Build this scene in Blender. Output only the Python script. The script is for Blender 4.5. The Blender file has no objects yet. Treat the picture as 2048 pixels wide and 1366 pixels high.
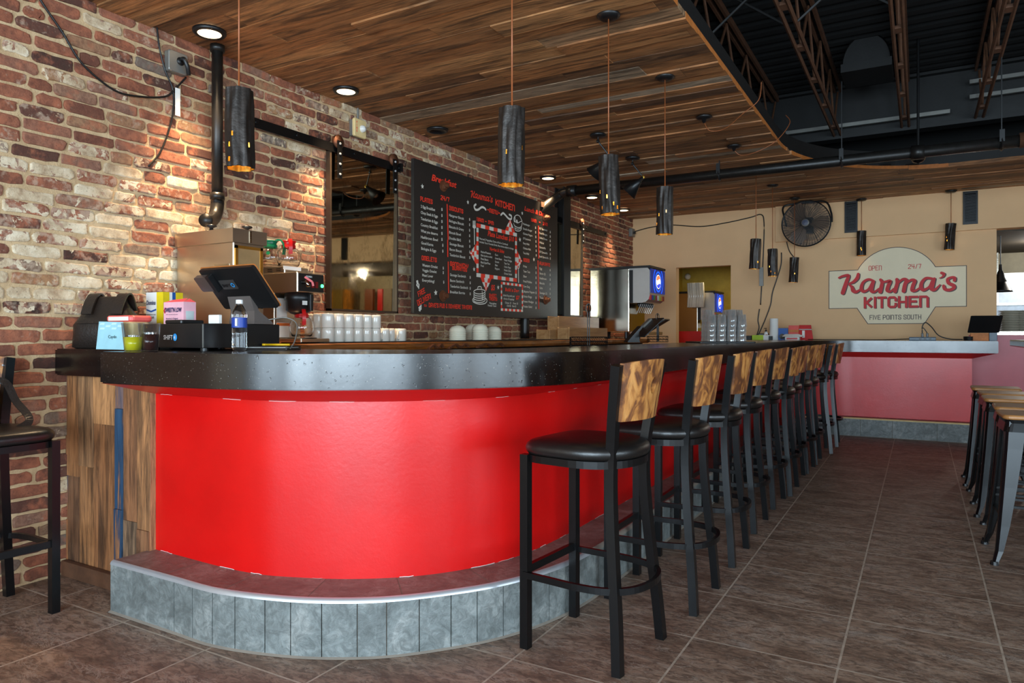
import bpy, bmesh, math, random
from mathutils import Vector, Matrix
random.seed(7)
R = math.radians
scene = bpy.context.scene
COL = scene.collection
# ------------------------------------------------------------------ camera
F, CX, CY, YAW, EYE = 1416.0, 1024.0, 669.0, R(29.98), 1.2
cam_d = bpy.data.cameras.new('camera'); cam = bpy.data.objects.new('camera', cam_d); COL.objects.link(cam)
cam.location = (0, 0, EYE); cam.rotation_euler = (R(90), 0, YAW)
cam_d.sensor_width = 36; cam_d.lens = F/2048*36; cam_d.shift_y = -14/2048; cam_d.clip_start = .05
scene.camera = cam
# ------------------------------------------------------------------ world, exposure, daylight
scene.view_settings.view_transform = 'Standard'; scene.view_settings.look = 'None'
scene.view_settings.exposure = -0.02; scene.view_settings.gamma = 1.0
scene.view_settings.use_curve_mapping = False
w = bpy.data.worlds.new('world'); scene.world = w; w.use_nodes = True
bg = w.node_tree.nodes['Background']; bg.inputs[0].default_value = (.62, .78, 1, 1); bg.inputs[1].default_value = .8
def area(name, loc, rot, sx, sy, power, col):
    l = bpy.data.lights.new(name, 'AREA'); l.shape = 'RECTANGLE'; l.size = sx; l.size_y = sy; l.energy = power; l.color = col
    o = bpy.data.objects.new(name, l); COL.objects.link(o); o.location = loc; o.rotation_euler = rot
    return o
DAY = (.68, .86, 1.0); LAMP_W = 260
# storefront glazing behind the camera (wall_back at Y=-3.6) and the side glazing at the right (X=5.2)
for i, (x0, x1) in enumerate([(-3.3, -1.9), (-1.6, -.1), (.2, 1.7), (2.0, 3.5)]):
    area('window_daylight', ((x0+x1)/2, -3.55, 1.55), (R(90), 0, 0), x1-x0, 2.1, 200 if i else 90, DAY)
for i, (y0, y1) in enumerate([(-3.0, -1.2), (-.8, 1.0), (1.4, 3.2)]):
    area('side_window_daylight', (5.1, (y0+y1)/2, 1.5), (R(90), 0, R(90)), y1-y0, 2.0, 100, DAY)

# ------------------------------------------------------------------ pixel rays -> points on real planes
S_, C_ = math.sin(YAW), math.cos(YAW)
def ray(u): k = (u-CX)/F; return k*C_-S_, k*S_+C_
def pX(u, v, X): dx, dy = ray(u); D = X/dx; return Vector((X, dy*D, EYE-(v-CY)*D/F))
def pY(u, v, Y): dx, dy = ray(u); D = Y/dy; return Vector((dx*D, Y, EYE-(v-CY)*D/F))
def pZ(u, v, z): dx, dy = ray(u); D = F*(EYE-z)/(v-CY); return Vector((dx*D, dy*D, z))
def pD(u, v, D): dx, dy = ray(u); return Vector((dx*D, dy*D, EYE-(v-CY)*D/F))

# ------------------------------------------------------------------ materials
def srgb(r, g, b):
    f = lambda c: (c/255/12.92) if c/255 <= .04045 else ((c/255+.055)/1.055)**2.4
    return (f(r), f(g), f(b), 1)
class NT:
    def __init__(s, name):
        s.m = bpy.data.materials.new(name); s.m.use_nodes = True; s.t = s.m.node_tree; s.b = s.t.nodes['Principled BSDF']
    def n(s, typ, props=None, **ins):
        nd = s.t.nodes.new('ShaderNode'+typ)
        for k, v in (props or {}).items(): setattr(nd, k, v)
        for k, v in ins.items(): s.set(nd, k, v)
        return nd
    def set(s, nd, k, v):
        sock = nd.inputs[int(k[1:])] if (k[0] == 'i' and k[1:].isdigit()) else nd.inputs[k.replace('_', ' ')]
        if isinstance(v, bpy.types.NodeSocket): s.t.links.new(v, sock)
        else: sock.default_value = v
    def B(s, **ins):
        for k, v in ins.items(): s.set(s.b, k, v)
    def coord(s, scale=(1, 1, 1), kind='Object'):
        c = s.n('TexCoord'); mp = s.n('Mapping', Vector=c.outputs[kind]); mp.inputs['Scale'].default_value = scale; return mp.outputs[0]
    def noise(s, vec, scale, detail=4, rough=.6, dist=0):
        return s.n('TexNoise', Vector=vec, Scale=scale, Detail=detail, Roughness=rough, Distortion=dist).outputs[0]
    def ramp(s, fac, stops, interp='LINEAR'):
        nd = s.n('ValToRGB', Fac=fac); cr = nd.color_ramp; cr.interpolation = interp
        cr.elements[0].position, cr.elements[0].color = stops[0][0], stops[0][1]
        cr.elements[1].position, cr.elements[1].color = stops[-1][0], stops[-1][1]
        for p, c in stops[1:-1]:
            e = cr.elements.new(p); e.color = c
        return nd.outputs[0]
    def mix(s, fac, a, b, mode='MIX'):
        nd = s.n('Mix', {'data_type': 'RGBA', 'blend_type': mode}, i0=fac, i6=a, i7=b); return nd.outputs[2]
    def math(s, op, a, b=0.0, c=None):
        nd = s.n('Math', {'operation': op}, i0=a, i1=b)
        if c is not None: s.set(nd, 'i2', c)
        return nd.outputs[0]
    def attr(s, name): return s.n('Attribute', {'attribute_name': name}).outputs['Fac']
    def bump(s, h, strength=.3, dist=.01):
        b = s.n('Bump', Height=h, Strength=strength, Distance=dist); s.t.links.new(b.outputs[0], s.b.inputs['Normal']); return b
G = lambda v: (v, v, v, 1)
MATS = {}
def m_thin(name, col, base, gl, diff=0.0):
    "thin clear plastic: mostly see-through, with a sheen that grows toward the edges"
    m = bpy.data.materials.new(name); m.use_nodes = True; t = m.node_tree; t.nodes.clear()
    N = lambda k: t.nodes.new('ShaderNode'+k); out = N('OutputMaterial'); tr = N('BsdfTransparent'); tr.inputs[0].default_value = col
    g = N('BsdfGlossy'); g.inputs[0].default_value = (1, 1, 1, 1); g.inputs['Roughness'].default_value = .08; d = N('BsdfDiffuse'); d.inputs[0].default_value = (.9, .9, .9, 1)
    lw = N('LayerWeight'); lw.inputs[0].default_value = .35; ma = N('Math'); ma.operation = 'MULTIPLY_ADD'; ma.inputs[1].default_value = gl; ma.inputs[2].default_value = base
    t.links.new(lw.outputs['Facing'], ma.inputs[0]); gd = N('MixShader'); gd.inputs[0].default_value = diff; t.links.new(g.outputs[0], gd.inputs[1]); t.links.new(d.outputs[0], gd.inputs[2])
    mx = N('MixShader'); t.links.new(ma.outputs[0], mx.inputs[0]); t.links.new(tr.outputs[0], mx.inputs[1]); t.links.new(gd.outputs[0], mx.inputs[2]); t.links.new(mx.outputs[0], out.inputs[0]); return m
def simple(name, col, rough=.5, metal=0, var=.12, scale=8, bump=0, bscale=60, **extra):
    if name in MATS: return MATS[name]
    t = NT(name); v = t.coord()
    n = t.noise(v, scale, 4)
    c0 = tuple(max(0, c*(1-var)) for c in col[:3])+(1,); c1 = tuple(min(1, c*(1+var)) for c in col[:3])+(1,)
    t.B(Base_Color=t.ramp(n, [(.3, c0), (.7, c1)]), Roughness=rough, Metallic=metal)
    for k, vv in extra.items(): t.set(t.b, k, vv)
    if bump: t.bump(t.noise(v, bscale, 3), bump, .004)
    MATS[name] = t.m; return t.m
def emis(name, col, strength):
    if name in MATS: return MATS[name]
    t = NT(name); t.B(Base_Color=(0, 0, 0, 1), Emission_Color=col, Emission_Strength=strength, Roughness=.3); MATS[name] = t.m; return t.m

def m_brick():
    t = NT('old_brick'); v = t.coord()
    r = t.attr('rnd'); wsh = t.attr('wash')
    base = t.ramp(r, [(0, srgb(58, 40, 32)), (.12, srgb(102, 66, 52)), (.35, srgb(146, 86, 60)), (.6, srgb(160, 100, 74)), (.78, srgb(146, 108, 88)), (.9, srgb(176, 132, 90)), (1, srgb(120, 108, 96))])
    n1 = t.noise(v, 34, 5, .7)
    base = t.mix(t.ramp(n1, [(.38, G(0)), (.62, G(1))]), base, t.mix(.5, base, srgb(84, 44, 36)))
    n0 = t.noise(v, 13, 4, .6)
    base = t.mix(t.ramp(n0, [(.5, G(0)), (.68, G(.75))]), base, srgb(176, 104, 74))
    n2 = t.noise(v, 17, 6, .62, .6)
    mk = t.math('GREATER_THAN', t.math('ADD', n2, wsh), .98)
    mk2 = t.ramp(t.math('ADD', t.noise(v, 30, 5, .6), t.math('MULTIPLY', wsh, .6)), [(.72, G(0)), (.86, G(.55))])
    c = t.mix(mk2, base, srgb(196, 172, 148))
    n3 = t.noise(v, 60, 3)
    c = t.mix(mk, c, t.ramp(t.noise(v, 9, 5, .7), [(.35, srgb(166, 138, 108)), (.5, srgb(204, 182, 150)), (.65, srgb(228, 212, 184))]))
    spots = t.ramp(t.noise(v, 120, 2, .5), [(.66, G(0)), (.72, G(1))])
    c = t.mix(t.math('MULTIPLY', spots, .6), c, srgb(60, 40, 34))
    t.B(Base_Color=c, Roughness=.88)
    t.bump(t.math('ADD', n1, t.math('MULTIPLY', t.noise(v, 110, 4), .5)), .5, .006); return t.m
def m_mortar():
    t = NT('mortar'); v = t.coord(); n = t.noise(v, 14, 5, .6)
    t.B(Base_Color=t.ramp(n, [(.3, srgb(186, 154, 114)), (.7, srgb(218, 188, 146))]), Roughness=.95)
    t.bump(t.noise(v, 90, 5, .7), .7, .008); return t.m
def m_planks(name, axis, stops, grain=1.0, rough=.62, blue=False, hla=.6):
    t = NT(name)
    sc = [(1.2, 22, 22), (22, 1.2, 22), (22, 22, 1.2)][axis]
    c = t.n('TexCoord'); rv = t.n('CombineXYZ', i0=t.math('MULTIPLY', t.attr('rnd'), 37.0), i1=t.math('MULTIPLY', t.attr('rnd'), 91.0), i2=0.0)
    add = t.n('VectorMath', {'operation': 'ADD'}, i0=c.outputs['Object'], i1=rv.outputs[0])
    mp = t.n('Mapping', Vector=add.outputs[0]); mp.inputs['Scale'].default_value = sc
    mp2 = t.n('Mapping', Vector=add.outputs[0]); mp2.inputs['Scale'].default_value = tuple(s*.28+.4 for s in sc)
    r = t.attr('rnd'); base = t.ramp(r, stops)
    g = t.noise(mp.outputs[0], 3.2, 6, .7, .8)
    st = t.noise(mp2.outputs[0], 2.2, 5, .65, 1.2)
    col = t.mix(t.ramp(g, [(.38, G(0)), (.64, G(.85))]), base, t.mix(.72, base, srgb(34, 20, 12)))
    col = t.mix(t.ramp(st, [(.46, G(0)), (.64, G(.92))]), col, t.mix(.78, col, srgb(26, 16, 10)))
    hl = t.noise(mp2.outputs[0], 4.0, 5, .65, .6)
    col = t.mix(t.ramp(hl, [(.56, G(0)), (.76, G(hla))]), col, srgb(186, 140, 98))
    if blue:
        bl = t.attr('paint'); wear = t.noise(mp.outputs[0], 1.6, 5, .6)
        f = t.math('MULTIPLY', bl, t.ramp(wear, [(.38, G(0)), (.46, G(1))]))
        col = t.mix(f, col, t.ramp(wear, [(.4, srgb(28, 52, 76)), (.6, srgb(40, 74, 104))]))
    t.B(Base_Color=col, Roughness=rough)
    t.bump(t.math('ADD', g, st), .55, .006); return t.m
def m_floor():
    t = NT('slate_floor_tile'); c = t.n('TexCoord')
    mp = t.n('Mapping', Vector=c.outputs['Object']); mp.inputs['Location'].default_value = (.781, -2.787+.0, 0)
    br = t.n('TexBrick', {'offset': 0.0, 'squash': 1.0}, Vector=mp.outputs[0], Scale=1.0, Mortar_Size=.0045, Mortar_Smooth=.2, Bias=0.0, Brick_Width=.5245, Row_Height=.5205)
    br.inputs['Color1'].default_value = G(0); br.inputs['Color2'].default_value = G(1); br.inputs['Mortar'].default_value = G(.5)
    rnd = t.n('SeparateColor', Color=br.outputs['Color']).outputs[0]
    off = t.n('CombineXYZ', i0=t.math('MULTIPLY', rnd, 13.0), i1=t.math('MULTIPLY', rnd, 7.0), i2=0.0)
    av = t.n('VectorMath', {'operation': 'ADD'}, i0=c.outputs['Object'], i1=off.outputs[0])
    st = t.n('Mapping', Vector=av.outputs[0]); st.inputs['Scale'].default_value = (2.0, 4.5, 1); st.inputs['Rotation'].default_value = (0, 0, .35)
    big = t.noise(st.outputs[0], 1.1, 7, .66, 1.3); fine = t.noise(st.outputs[0], 9, 7, .72, .9)
    col = t.ramp(big, [(.3, srgb(92, 74, 62)), (.45, srgb(132, 106, 88)), (.58, srgb(158, 132, 112)), (.72, srgb(150, 140, 132))])
    col = t.mix(t.ramp(fine, [(.44, G(0)), (.58, G(.75))]), col, srgb(76, 59, 50))
    vein = t.ramp(t.math('ABSOLUTE', t.math('SUBTRACT', t.noise(st.outputs[0], 3.8, 9, .74, 2.0), .5)), [(0, G(1)), (.03, G(0))])
    msk = t.ramp(t.noise(st.outputs[0], 2.2, 3), [(.46, G(0)), (.6, G(.8))])
    col = t.mix(t.math('MULTIPLY', vein, msk), col, srgb(184, 168, 152))
    col = t.mix(t.math('MULTIPLY', rnd, .2), col, srgb(120, 92, 74))
    dust = t.ramp(t.noise(c.outputs['Object'], 90, 2, .5), [(.74, G(0)), (.77, G(1))])
    col = t.mix(t.math('MULTIPLY', dust, .6), col, srgb(206, 196, 184))
    col = t.mix(br.outputs['Fac'], col, t.ramp(t.noise(c.outputs['Object'], 20, 3), [(.3, srgb(158, 140, 122)), (.7, srgb(190, 172, 154))]))
    t.B(Base_Color=col, Roughness=t.math('MULTIPLY_ADD', fine, .35, .3)); t.b.inputs['Specular IOR Level'].default_value = .45
    h = t.math('SUBTRACT', t.math('ADD', t.math('MULTIPLY', big, .9), t.math('MULTIPLY', fine, .6)), br.outputs['Fac'])
    t.bump(h, .5, .006); return t.m
def m_steptile(name, c0, c1, c2):
    t = NT(name); v = t.coord((1, 1, 1)); a = t.noise(v, 5, 8, .7, 1.0); b = t.noise(v, 22, 7, .75, 1.2)
    col = t.ramp(a, [(.3, c0), (.5, c1), (.7, c2)]); col = t.mix(t.ramp(b, [(.42, G(0)), (.6, G(.65))]), col, c0)
    t.B(Base_Color=col, Roughness=.45); t.bump(t.math('ADD', a, b), .7, .007); return t.m
def m_concrete():
    t = NT('black_sealed_concrete'); v = t.coord(); a = t.noise(v, 5, 5); 
    pit = t.ramp(t.noise(v, 70, 2, .45), [(.69, G(0)), (.73, G(1))])
    col = t.ramp(a, [(.3, srgb(11, 9, 8)), (.7, srgb(20, 16, 15))])
    sp = t.ramp(t.noise(v, 230, 1, .4), [(.74, G(0)), (.78, G(1))])
    col = t.mix(t.math('MULTIPLY', sp, .65), col, srgb(170, 160, 140))
    t.B(Base_Color=col, Roughness=t.math('MULTIPLY_ADD', a, .12, .15)); t.b.inputs['Specular IOR Level'].default_value = .68
    t.bump(t.math('SUBTRACT', t.math('MULTIPLY', t.noise(v, 26, 4), .3), pit), .22, .003); return t.m
def m_red():
    t = NT('red_gloss_paint'); v = t.coord(); a = t.noise(v, 3, 4)
    sc = t.ramp(t.noise(t.coord((1, 1, 14)), 4, 5, .7), [(.74, G(0)), (.78, G(.3))])
    col = t.mix(sc, t.ramp(a, [(.3, srgb(200, 6, 6)), (.7, srgb(216, 11, 9))]), srgb(228, 90, 78))
    t.B(Base_Color=col, Roughness=.33); t.b.inputs['Specular IOR Level'].default_value = .55
    t.bump(t.math('ADD', t.noise(v, 60, 3), t.noise(v, 9, 3)), .12, .004); return t.m
def m_seatback():
    t = NT('burnt_wood_back'); v = t.coord((1, 9, 4)); c = t.n('TexCoord')
    oi = t.n('ObjectInfo').outputs['Random']
    av = t.n('VectorMath', {'operation': 'ADD'}, i0=v, i1=t.n('CombineXYZ', i0=t.math('MULTIPLY', oi, 50.0), i1=0.0, i2=0.0).outputs[0])
    a = t.noise(av.outputs[0], 2.2, 5, .55, 1.0); b = t.noise(av.outputs[0], 9, 3, .5)
    col = t.ramp(a, [(.40, srgb(96, 58, 36)), (.47, srgb(128, 78, 42)), (.54, srgb(176, 116, 58)), (.64, srgb(196, 138, 76))])
    col = t.mix(t.ramp(b, [(.5, G(0)), (.7, G(.25))]), col, srgb(90, 56, 40))
    t.B(Base_Color=col, Roughness=.4); return t.m
def m_counterwood(name='oiled_live_edge_wood', light=False):
    t = NT(name); v = t.coord((7, .8, 10)); a = t.noise(v, 2.2, 6, .65, 1.0)
    if light: st = [(.3, srgb(150, 104, 60)), (.7, srgb(190, 146, 96))]
    else: st = [(.35, srgb(90, 48, 18)), (.6, srgb(150, 88, 36)), (.75, srgb(190, 124, 60))]
    t.B(Base_Color=t.ramp(a, st), Roughness=.4); t.bump(a, .4, .006); return t.m
def m_mirror():
    t = NT('antiqued_mirror'); v = t.coord((1, 1.3, .7)); a = t.noise(v, 4, 7, .72, .4)
    b = t.noise(v, 40, 4, .7)
    k = t.ramp(t.math('ADD', t.math('MULTIPLY', a, .7), t.math('MULTIPLY', b, .3)), [(.48, G(0)), (.66, G(1))])
    t.B(Base_Color=t.mix(k, srgb(214, 200, 170), srgb(150, 136, 110)), Metallic=1.0, Roughness=t.math('MULTIPLY_ADD', k, .06, .02)); return t.m
def m_steel(name='brushed_steel', col=srgb(200, 186, 168), r=.32):
    if name in MATS: return MATS[name]
    t = NT(name); v = t.coord((1, 1, 60)); a = t.noise(v, 3, 4); w_ = t.noise(t.coord(), 2.2, 2)
    t.B(Base_Color=col, Metallic=1.0, Roughness=t.math('MULTIPLY_ADD', a, .12, r-.06)); t.bump(t.math('ADD', t.math('MULTIPLY', a, .1), w_), .12, .02); MATS[name] = t.m; return t.m
def m_glass(name='clear_glass', col=(1, 1, 1, 1), r=.0, ior=1.45):
    if name in MATS: return MATS[name]
    t = NT(name); t.B(Base_Color=col, Roughness=r, Transmission_Weight=1.0, IOR=ior); MATS[name] = t.m; return t.m

M = dict(
 brick=m_brick(), mortar=m_mortar(), floor=m_floor(), concrete=m_concrete(), red=m_red(), back=m_seatback(),
 ceilwood=m_planks('reclaimed_ceiling_wood', 0, [(0, srgb(110, 74, 48)), (.3, srgb(158, 108, 66)), (.55, srgb(190, 126, 74)), (.8, srgb(204, 148, 94)), (.92, srgb(176, 150, 122)), (1, srgb(190, 168, 142))]),
 panelwood=m_planks('reclaimed_panel_wood', 2, [(0, srgb(120, 84, 60)), (.4, srgb(172, 112, 68)), (.8, srgb(214, 150, 94)), (1, srgb(150, 116, 86))], blue=True, hla=.25),
 riser=m_steptile('grey_slate_tile', srgb(84, 88, 86), srgb(124, 130, 128), srgb(158, 160, 156)),
 tread=m_steptile('brown_slate_tile', srgb(98, 80, 74), srgb(130, 110, 102), srgb(152, 136, 128)),
 grout=simple('grout', srgb(140, 130, 118), .9), trim_al=simple('brushed_aluminium_trim', srgb(200, 204, 208), .3, .6, .05),
 frame=simple('black_metal', srgb(13, 13, 14), .3, .0, .1, 6, .0, Specular_IOR_Level=.35), seat=simple('black_vinyl', srgb(22, 20, 19), .34, 0, .15, 10, .25, 40, Specular_IOR_Level=.6),
 cream=simple('cream_wall_paint', srgb(228, 184, 136), .75, 0, .03, 3, .06, 120), cream2=simple('cream_sign_paint', srgb(238, 222, 188), .7, 0, .03, 6),
 pink=simple('faded_red_wall_paint', srgb(178, 44, 60), .35, 0, .12, 2.5, .1, 80),
 dark=simple('dark_void_paint', srgb(11, 10, 9), .95), void2=simple('black_steel_paint', srgb(22, 21, 20), .6, 0, .15, 10, .2, 40), joist=simple('dusty_brown_joist_steel', srgb(92, 58, 36), .75, 0, .25, 14, .3, 60),
 pipe=simple('black_iron_pipe', srgb(28, 26, 24), .38, .2, .3, 18, .15, 60), blackp=simple('black_plastic', srgb(20, 20, 21), .38), blackm=simple('matte_black', srgb(26, 25, 25), .7),
 copper=simple('copper_cord', srgb(150, 84, 46), .4, .2), tube_out=simple('patinated_dark_steel', srgb(50, 44, 40), .4, .55, .4, 14, .5, 30), gold=simple('gold_inner', srgb(190, 150, 60), .35, .8),
 steel=m_steel(), steel2=m_steel('polished_steel', srgb(186, 176, 160), .14), glass=m_glass(), mirror=m_mirror(),
 woodc=m_counterwood(), woodl=m_counterwood('pale_crate_wood', True), rust=simple('rusty_steel', srgb(110, 66, 42), .6, .4, .3, 30, .3),
 board=simple('chalkboard_black', srgb(38, 34, 32), .42, 0, .1, 2, Specular_IOR_Level=.5), sred=simple('sign_red_paint', srgb(244, 60, 38), .55, 0, .03), sred2=simple('lettering_red', srgb(204, 36, 42), .6, 0, .06), swht=simple('chalk_white', srgb(228, 222, 208), .6, 0, .03),
 sdark=simple('sign_dark_paint', srgb(84, 66, 64), .6), ceramic=simple('white_ceramic', srgb(232, 226, 214), .16, 0, .02, Coat_Weight=.4), cerbowl=simple('cream_ceramic', srgb(236, 230, 206), .16, 0, .02),
 redp=simple('red_plastic', srgb(196, 22, 22), .3), greenp=simple('green_plastic', srgb(8, 116, 78), .3), orangew=simple('orange_wood_and_lit_edges', srgb(190, 112, 50), .6, 0, .2, 20),
 stoolwood=simple('honey_seat_wood', srgb(172, 118, 66), .4, 0, .2, 9), white=simple('white_plastic', srgb(232, 232, 230), .4, 0, .02), paper=simple('white_paper', srgb(236, 234, 228), .8, 0, .02),
 beige=simple('beige_plastic', srgb(222, 196, 140), .5), grey=simple('grey_steel_box', srgb(132, 130, 124), .45, .5), leather=simple('black_leather', srgb(36, 29, 25), .38, 0, .2, 8, .5, 90),
)

# ------------------------------------------------------------------ mesh builder
class MB:
    def __init__(s): s.v = []; s.f = []; s.m = []; s.a = {}; s.cm = 0; s.av = {}; s.sm = []; s.smooth = False
    def add(s, vs, fs, mi=None):
        o = len(s.v); s.v += [tuple(p) for p in vs]
        for f in fs:
            s.f.append(tuple(i+o for i in f)); s.m.append(s.cm if mi is None else mi); s.sm.append(s.smooth)
            for k in s.av: s.a.setdefault(k, [0.0]*(len(s.f)-1)).append(s.av[k])
        return s
    def box(s, a, b, rot=None, piv=None):
        x0, y0, z0 = a; x1, y1, z1 = b
        vs = [Vector(p) for p in [(x0,y0,z0),(x1,y0,z0),(x1,y1,z0),(x0,y1,z0),(x0,y0,z1),(x1,y0,z1),(x1,y1,z1),(x0,y1,z1)]]
        if rot is not None:
            pv = Vector(piv) if piv is not None else Vector(((x0+x1)/2, (y0+y1)/2, (z0+z1)/2)); vs = [rot @ (p-pv) + pv for p in vs]
        return s.add(vs, [(0,3,2,1),(4,5,6,7),(0,1,5,4),(1,2,6,5),(2,3,7,6),(3,0,4,7)])
    def rbox(s, a, b, r=.01, axis=2, n=4, bev=True):
        "box with rounded vertical edges (about axis) and a small chamfer on its two caps"
        ax = [(1,2),(2,0),(0,1)][axis]; lo = (a[ax[0]], a[ax[1]]); hi = (b[ax[0]], b[ax[1]])
        pts = []
        for cx, cy, a0 in ((hi[0]-r, hi[1]-r, 0), (lo[0]+r, hi[1]-r, 90), (lo[0]+r, lo[1]+r, 180), (hi[0]-r, lo[1]+r, 270)):
            for k in range(n+1):
                t = R(a0+90*k/n); pts.append((cx+r*math.cos(t), cy+r*math.sin(t)))
        return s.prism(pts, a[axis], b[axis], axis, bev=min(r*.4, (b[axis]-a[axis])*.3) if bev else 0)
    def prism(s, pts, z0, z1, axis=2, bev=0, cap=True):
        def P(p, z):
            if axis == 2: return (p[0], p[1], z)
            if axis == 0: return (z, p[0], p[1])
            return (p[1], z, p[0])
        n = len(pts); rings = []
        if bev:
            cx = sum(p[0] for p in pts)/n; cy = sum(p[1] for p in pts)/n
            def inset(p):
                d = math.hypot(p[0]-cx, p[1]-cy) or 1; k = 1-bev/d; return (cx+(p[0]-cx)*k, cy+(p[1]-cy)*k)
            ip = [inset(p) for p in pts]
            rings = [[P(p, z0) for p in ip], [P(p, z0+bev) for p in pts], [P(p, z1-bev) for p in pts], [P(p, z1) for p in ip]]
        else: rings = [[P(p, z0) for p in pts], [P(p, z1) for p in pts]]
        return s.loft(rings, True, cap)
    def loft(s, rings, closed=True, cap=True):
        n = len(rings[0]); vs = [p for r in rings for p in r]; fs = []
        for i in range(len(rings)-1):
            for j in range(n if closed else n-1):
                k = (j+1) % n; fs.append((i*n+j, i*n+k, (i+1)*n+k, (i+1)*n+j))
        if cap:
            fs.append(tuple(reversed(range(n)))); fs.append(tuple((len(rings)-1)*n+j for j in range(n)))
        return s.add(vs, fs)
    def sweep(s, pts, prof, ref=(0, 0, 1), closed=False, cap=True, scl=None):
        pts = [Vector(p) for p in pts]; ref = Vector(ref); rings = []; n = len(pts)
        for i, p in enumerate(pts):
            if closed: t = pts[(i+1) % n]-pts[i-1]
            else: t = pts[min(i+1, n-1)]-pts[max(i-1, 0)]
            t.normalize(); r = ref - ref.dot(t)*t
            if r.length < 1e-4: r = Vector((1, 0, 0)) - t.x*t
            r.normalize(); q = t.cross(r); k = scl[i] if scl else 1
            rings.append([p + r*(a*k) + q*(b*k) for a, b in prof])
        if closed: rings.append(rings[0])
        return s.loft(rings, True, cap and not closed)
    def tube(s, pts, r, n=8, closed=False, cap=True, ref=None, scl=None):
        prof = [(r*math.cos(2*math.pi*k/n), r*math.sin(2*math.pi*k/n)) for k in range(n)]
        if ref is None:
            d = Vector(pts[-1])-Vector(pts[0]); ref = (0, 0, 1) if abs(d.z) < .9*d.length or closed else (1, 0, 0)
        return s.sweep(pts, prof, ref, closed, cap, scl)
    def bar(s, p, q, w, h=None, ref=(0, 0, 1)):
        h = h or w; return s.sweep([p, q], [(-h/2, -w/2), (h/2, -w/2), (h/2, w/2), (-h/2, w/2)], ref)
    def lathe(s, prof, c=(0, 0, 0), n=24, axis=(0, 0, 1), cap=False):
        ax = Vector(axis).normalized(); u = Vector((1, 0, 0)) if abs(ax.x) < .9 else Vector((0, 1, 0)); u = (u-u.dot(ax)*ax).normalized(); v = ax.cross(u); c = Vector(c)
        rings = [[c+ax*z+(u*math.cos(2*math.pi*k/n)+v*math.sin(2*math.pi*k/n))*max(r, 1e-5) for k in range(n)] for r, z in prof]
        return s.loft(rings, True, cap)
    def disc(s, c, r, axis, n=20, h=.001): return s.lathe([(0, 0), (r, 0), (r, h), (0, h)], c, n, axis)
    def quad(s, a, b, c, d): return s.add([a, b, c, d], [(0, 1, 2, 3)])
    def build(s, name, mats, parent=None, loc=None, smooth=None):
        me = bpy.data.meshes.new(name); me.from_pydata(s.v, [], s.f)
        if not isinstance(mats, (list, tuple)): mats = [mats]
        for m in mats: me.materials.append(m)
        me.polygons.foreach_set('material_index', s.m)
        me.polygons.foreach_set('use_smooth', [bool(x) if smooth is None else smooth for x in s.sm])
        for k, vals in s.a.items():
            vals = vals+[0.0]*(len(s.f)-len(vals)); at = me.attributes.new(k, 'FLOAT', 'FACE'); at.data.foreach_set('value', vals)
        if smooth: 
            try: me.set_sharp_from_angle(angle=R(38))
            except Exception: pass
        me.update(); o = bpy.data.objects.new(name, me); COL.objects.link(o)
        if parent is not None: o.parent = parent
        if loc is not None: o.location = loc
        return o
def tag(o, label, cat, group=None):
    o['label'] = label; o['category'] = cat
    if group: o['group'] = group
    return o
def struct(o): o['kind'] = 'structure'; return o
def thing(name, label, cat, loc=(0, 0, 0), rz=0, group=None):
    o = bpy.data.objects.new(name, None); COL.objects.link(o); o.empty_display_size = .05; o.location = loc; o.rotation_euler = (0, 0, rz)
    return tag(o, label, cat, group)
def dup(root, loc=None, rz=None, label=None, group=None, keep=None):
    r = root.copy(); COL.objects.link(r)
    if loc is not None: r.location = loc
    if rz is not None: r.rotation_euler = (0, 0, rz)
    if label: r['label'] = label
    if group: r['group'] = group
    for ch in root.children:
        c = ch.copy(); COL.objects.link(c); c.parent = r
        for g in ch.children:
            d = g.copy(); COL.objects.link(d); d.parent = c
    return r
def arc(cx, cy, r, a0, a1, n, ry=None):
    ry = ry or r; return [(cx+r*math.cos(R(a0+(a1-a0)*k/n)), cy+ry*math.sin(R(a0+(a1-a0)*k/n))) for k in range(n+1)]
def bez(p, n=8):
    "Catmull-Rom through points"
    P = [Vector(q) for q in p]; P = [P[0]]+P+[P[-1]]; out = []
    for i in range(1, len(P)-2):
        a, b, c, d = P[i-1:i+3]
        for k in range(n):
            t = k/n; out.append(.5*((2*b)+(c-a)*t+(2*a-5*b+4*c-d)*t*t+(3*b-a-3*c+d)*t**3))
    out.append(P[-2]); return out
# text helpers: a font string or a stroke drawing is laid into a plane given by origin, right and up vectors
_dg = None
def text_mesh(mb, s, o, right, up, h, wscale=1.0, align='LEFT', bold=0.0, shear=0.0, lift=.0015, mi=0, fit=None):
    cu = bpy.data.curves.new('t', 'FONT'); cu.body = s; cu.size = 1; cu.offset = bold; cu.shear = shear; cu.align_x = align; cu.resolution_u = 2
    ob = bpy.data.objects.new('t', cu); COL.objects.link(ob); bpy.context.view_layer.update()
    me = bpy.data.meshes.new_from_object(ob.evaluated_get(bpy.context.evaluated_depsgraph_get()))
    if len(me.vertices):
        xs = [v.co.x for v in me.vertices]; x0, x1 = min(xs), max(xs); k = h/.72
        if fit: wscale = fit/((x1-x0)*k)
        right = Vector(right).normalized(); up = Vector(up).normalized(); nn = right.cross(up).normalized(); o = Vector(o)
        sh = {'LEFT': x0, 'CENTER': (x0+x1)/2, 'RIGHT': x1}[align]
        vs = [o+right*((v.co.x-sh)*k*wscale)+up*(v.co.y*k)+nn*lift for v in me.vertices]
        mb.add(vs, [tuple(p.vertices) for p in me.polygons], mi)
    bpy.data.objects.remove(ob); bpy.data.meshes.remove(me); bpy.data.curves.remove(cu)
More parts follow.
